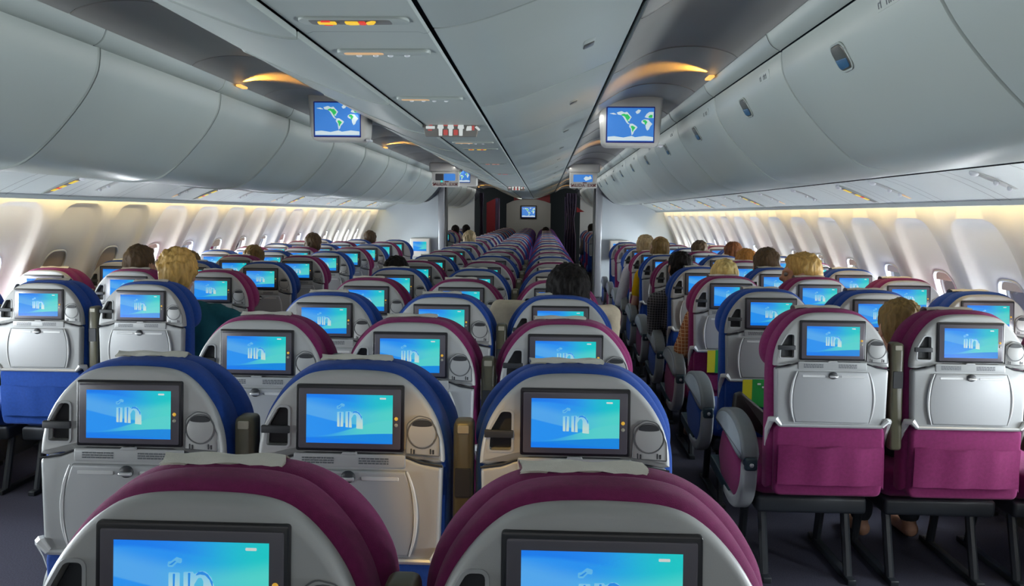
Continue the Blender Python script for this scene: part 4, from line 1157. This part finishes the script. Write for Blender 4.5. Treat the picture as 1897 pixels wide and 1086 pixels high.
    for q in (-1, 1):
        MB().ell(hp(q*.031,.078,.008), (.0125*hs,.011*hs,.0115*hs), 10, 8).obj('eye', EYEW, t)
    return t
HB = hair_mat('hair_dark_brown', (.06,.035,.014)); HBL = hair_mat('hair_blond', (.36,.22,.06)); HK = hair_mat('hair_black', (.006,.005,.005)); HK.node_tree.nodes['Principled BSDF'].inputs['Specular IOR Level'].default_value = .12; HG = hair_mat('hair_grey_blond', (.32,.24,.13))
HR = hair_mat('hair_auburn', (.16,.055,.018)); HO = hair_mat('hair_ginger', (.32,.14,.025)); HM = hair_mat('hair_mid_brown', (.16,.10,.03)); HY = hair_mat('hair_pale_blond', (.48,.36,.13))
TEAL = cloth('teal_shirt', (.010,.065,.085)); BEIGE = cloth('beige_jumper', (.56,.48,.36)); YELW = cloth('yellow_shirt', (.60,.34,.005)); WSH = cloth('white_shirt', (.55,.56,.62)); NAVY = cloth('navy_shirt', (.03,.04,.08)); GREY = cloth('grey_shirt', (.16,.16,.17))
PLB = plaid('plaid_black', (.03,.032,.04), (.005,.005,.008), (.16,.16,.18), 34); PLO = plaid('plaid_orange', (.42,.15,.04), (.10,.02,.015), (.55,.36,.2), 30)

def ply(block, k, j):
    if block == 'l': return (-(A+P*j), L0+LP*k)
    if block == 'r': return (A+P*j, R0+RP*k)
    return ({'left':-.51,'middle':0,'right':.51}[j], C0+CP*k)
def pers(block, k, j, u, v, label, shirt, hair, dy=.31, **kw):
    sx, sy = ply(block, k, j); h = at(u, v, sy+dy)
    return person((sx, sy), h, label, shirt, hair, **kw)
# left block
pers('l', 0, 0, 330, 513, 'person with tousled blond hair in a teal shirt, nearest on the left aisle', TEAL, HBL, dy=.42, hair_style='curly', turn=.2, tilt=-.35,
     arms={1: ((-1.05,4.50,.82), (-1.22,4.72,.70), 1.0)}, hs=1.08, shift=.13)
pers('l', 1, 1, 262, 492, 'person with dark brown hair behind the magenta seat in the left block', NAVY, HB, turn=-.2)
pers('l', 2, 1, 352, 497, 'person whose fair hair just tops a blue seat by the left windows', GREY, HM, detail=False)
pers('l', 3, 1, 470, 483, 'person with golden brown hair peeking over the fourth row of the left block', GREY, HM, turn=.4, detail=False)
pers('l', 5, 1, 581, 455, 'person with round brown haired head above the left block near the windows', NAVY, HB, detail=False)
pers('l', 8, 1, 686, 445, 'person with dark brown hair seated last before the left partition', NAVY, HB, detail=False)
# centre block
pers('c', 3, 'right', 1052, 552, 'person with black hair and beige sleeves, both elbows raised behind the head', BEIGE, HK, dy=.24, hs=1.2,
     arms={-1: (at(927, 574, 3.74), at(1005, 572, 3.66), 1.0), 1: (at(1131, 584, 3.74), at(1090, 578, 3.66), 1.0)})
pers('c', 5, 'left', 735, 510, 'person whose black hair shows over a blue centre seat', GREY, HK)
pers('c', 11, 'left', 870, 446, 'person with blond hair far along the centre block', NAVY, HG, detail=False)
pers('c', 20, 'right', 1011, 432, 'person with black hair far ahead near the grey end bulkhead', GREY, HK, detail=False)
# right block
pers('r', 0, 1, 1664, 612, 'person with brown hair lit golden, leaning at the right edge nearest the camera', NAVY, HM, dy=.33, tilt=-.2)
pers('r', 2, 0, 1340, 519, 'person with pale blond hair and an orange plaid sleeve in the right block', PLO, HY, dy=.30, arms={-1: (at(1263, 648, 4.93), at(1300, 655, 5.15), 1.0)})
pers('r', 3, 0, 1258, 499, 'person with black hair and a black plaid sleeve leaning into the right aisle', PLB, HK, dy=.30, turn=.2, arms={-1: (at(1212, 612, 5.85), at(1262, 615, 5.98), 1.0)})
pers('r', 5, 0, 1222, 464, 'person with short thinning hair and a yellow short sleeve on the right aisle', YELW, HM, hair_style='bald', dy=.31, hs=1.12, arms={-1: (at(1176, 562, 7.45), at(1186, 572, 7.72), .62)})
pers('r', 6, 0, 1195, 460, 'person with grey blond hair and a white sleeve on the right aisle', WSH, HG, dy=.33, arms={-1: (at(1148, 560, 8.22), at(1160, 572, 8.5), 1.0)}, hs=1.08)
pers('r', 2, 1, 1482, 511, 'person with golden hair turned in profile toward the aisle, right block', NAVY, HBL, turn=1.35, hs=1.1)
pers('r', 3, 1, 1418, 496, 'person with smooth dark brown hair over a blue seat, right block', NAVY, HB, hs=1.1)
pers('r', 4, 1, 1380, 490, 'person whose ginger hair tops a magenta seat, right block', GREY, HO, detail=False)
pers('r', 5, 1, 1357, 474, 'person with auburn hair near the right windows', GREY, HR, detail=False)
pers('r', 6, 1, 1295, 469, 'person with brown hair behind the far magenta seat, right block', GREY, HB, detail=False)
# beyond the partitions
for i, (u, v, y, side, j, lab) in enumerate(((862, 428, 17.3, -1, 0, 'person with black hair in the far cabin past the left partition'), (842, 429, 16.5, -1, 0, 'person with black hair just past the left pillar'), (1097, 426, 17.3, 1, 0, 'person with dark hair just past the right pillar'))):
    h = at(u, v, y+.1); kk = 15.65+.83*(1 if y < 17 else 2)
    person((side*A, kk), (h.x, kk+.3, max(1.12, min(1.2, h.z))), lab, GREY, HK, detail=False)

# ------------------------------------------------------------------ loose things
for k, lab in ((1, 'yellow and green safety card in the pocket of a blue right aisle seat'), (2, 'yellow and green safety card in the pocket of a magenta right aisle seat')):
    sx, sy = ply('r', k, 0)
    t = thing('safety_card', (sx-.02, sy-.072, .645), lab, 'safety card', 'safety cards in seat pockets')
    MB().box((-.095,0,.0), (.045,.003,.13)).obj('yellow_half', CARDY, t); MB().box((.0,.0,.0), (.145,.003,.135)).obj('green_half', CARDG, t)
    b = MB(); [b.box((-.04+.022*i,-.003,.045-.015*(i % 2)), (.016,.001,.008)) for i in range(4)]; b.obj('card_text', CARDW, t)
t = tag(MB().slab(rpoly([(-.09,-.02),(.10,-.14),(.11,-.04),(-.05,.09),(-.08,.08)], .015, 3), 0, .05, .012, 3).obj('bag', BLACKB, None), 'black leather bag propped behind the front right armrest', 'bag')
t.location = at(1395, 765, 3.55)

# ================================================================== LIGHT
w = bpy.data.worlds.new('World'); scene.world = w; w.use_nodes = True
bg = w.node_tree.nodes['Background']; sky = w.node_tree.nodes.new('ShaderNodeTexSky')
sky.sky_type = 'HOSEK_WILKIE'; sky.turbidity = 5; sky.sun_direction = (0.1,-.5,.85)
mixn = w.node_tree.nodes.new('ShaderNodeMix'); mixn.data_type = 'RGBA'; mixn.inputs[0].default_value = .8
w.node_tree.links.new(sky.outputs[0], mixn.inputs[6]); mixn.inputs[7].default_value = (.9,.96,1,1)
w.node_tree.links.new(mixn.outputs[2], bg.inputs[0]); bg.inputs[1].default_value = 2.5
for side, y, closed, WZ in lights:
    if closed > .95: continue
    hgt = .32*(1-closed); zc = WZ-.17+hgt/2
    area('window_daylight', (side*(_wp(zc)+.125), y, zc), (0, side*math.radians(104), 0), hgt+.06, .28, 54, (.88,.95,1))
# sidewall strip lights under the service panels
for side in (-1, 1):
    area('sidewall_strip', (side*2.475, (YB+YE)/2, Z(.090)), (0, side*math.radians(-35), 0), .018, YE-YB-.2, 42, (1,.74,.30))
    area('sidewall_strip', (side*2.475, 18.0, Z(.090)), (0, side*math.radians(-25), 0), .018, 5, 45, (1,.80,.45))
# added fill lights: behind the camera, along bins and aisles, in the far cabin
area('rear_fill', (0, YB+.05, 1.75), (math.radians(78), 0, 0), 4.2, .5, 13, (1,.98,.95))  # added to light the seat backs from behind the camera
for y in (0.2, 4, 8, 12, 16, 20):
    for side in (-1, 1):
        area('bin_fill', (side*.765, y+1, Z(.622)), (0, side*math.radians(-72), 0), .02, 3.0, 2.2 if y < 15 else 6, (.95,.98,1))  # unseen strips added on the centre bin lips to brighten the outboard bins
for side in (-1, 1):
    area('far_cabin_fill', (side*2.70, 18.0, 1.05), (0, side*PI/2, 0), .35, 4.5, 40, (1,.97,.9))  # added light for the far cabin, whose walls hold no windows
area('end_wall_fill', (0, 21.3, Z(.40)), (math.radians(50), 0, 0), .9, .1, 9, (1,.97,.9))  # added to brighten the dark end bulkhead
for y in (1.5, 4.5, 7.5, 10.5, 13.5):
    for side in (-1, 1):
        area('aisle_fill', (side*.775, y, Z(.626)), (0, side*math.radians(-28), 0), .02, 3.0, 2.2, (1,.98,.94))  # unseen strips added to lift the dark aisles and lower seats
# reading lamps
def spot(loc, target, e, col, ang, r=.02):
    l = bpy.data.lights.new('reading_lamp', 'SPOT'); l.energy = e; l.color = col; l.spot_size = ang; l.spot_blend = .6; l.shadow_soft_size = r
    o = bpy.data.objects.new('reading_lamp', l); COL.objects.link(o); o.location = loc
    d = Vector(target)-Vector(loc); o.rotation_euler = d.to_track_quat('-Z', 'Y').to_euler()
spot((-.02, .95, Z(.42)), (.25, 1.70, .95), 60, (1,.58,.12), math.radians(18))

scene.view_settings.view_transform = 'Standard'; scene.view_settings.look = 'None'; scene.view_settings.gamma = 1; scene.view_settings.use_curve_mapping = False
scene.view_settings.exposure = -0.85
scene.cycles.use_denoising = True
scene.cycles.max_bounces = 8; scene.cycles.diffuse_bounces = 5; scene.cycles.transparent_max_bounces = 12
scene.cycles.sample_clamp_indirect = 4.0
scene.cycles.use_adaptive_sampling = True
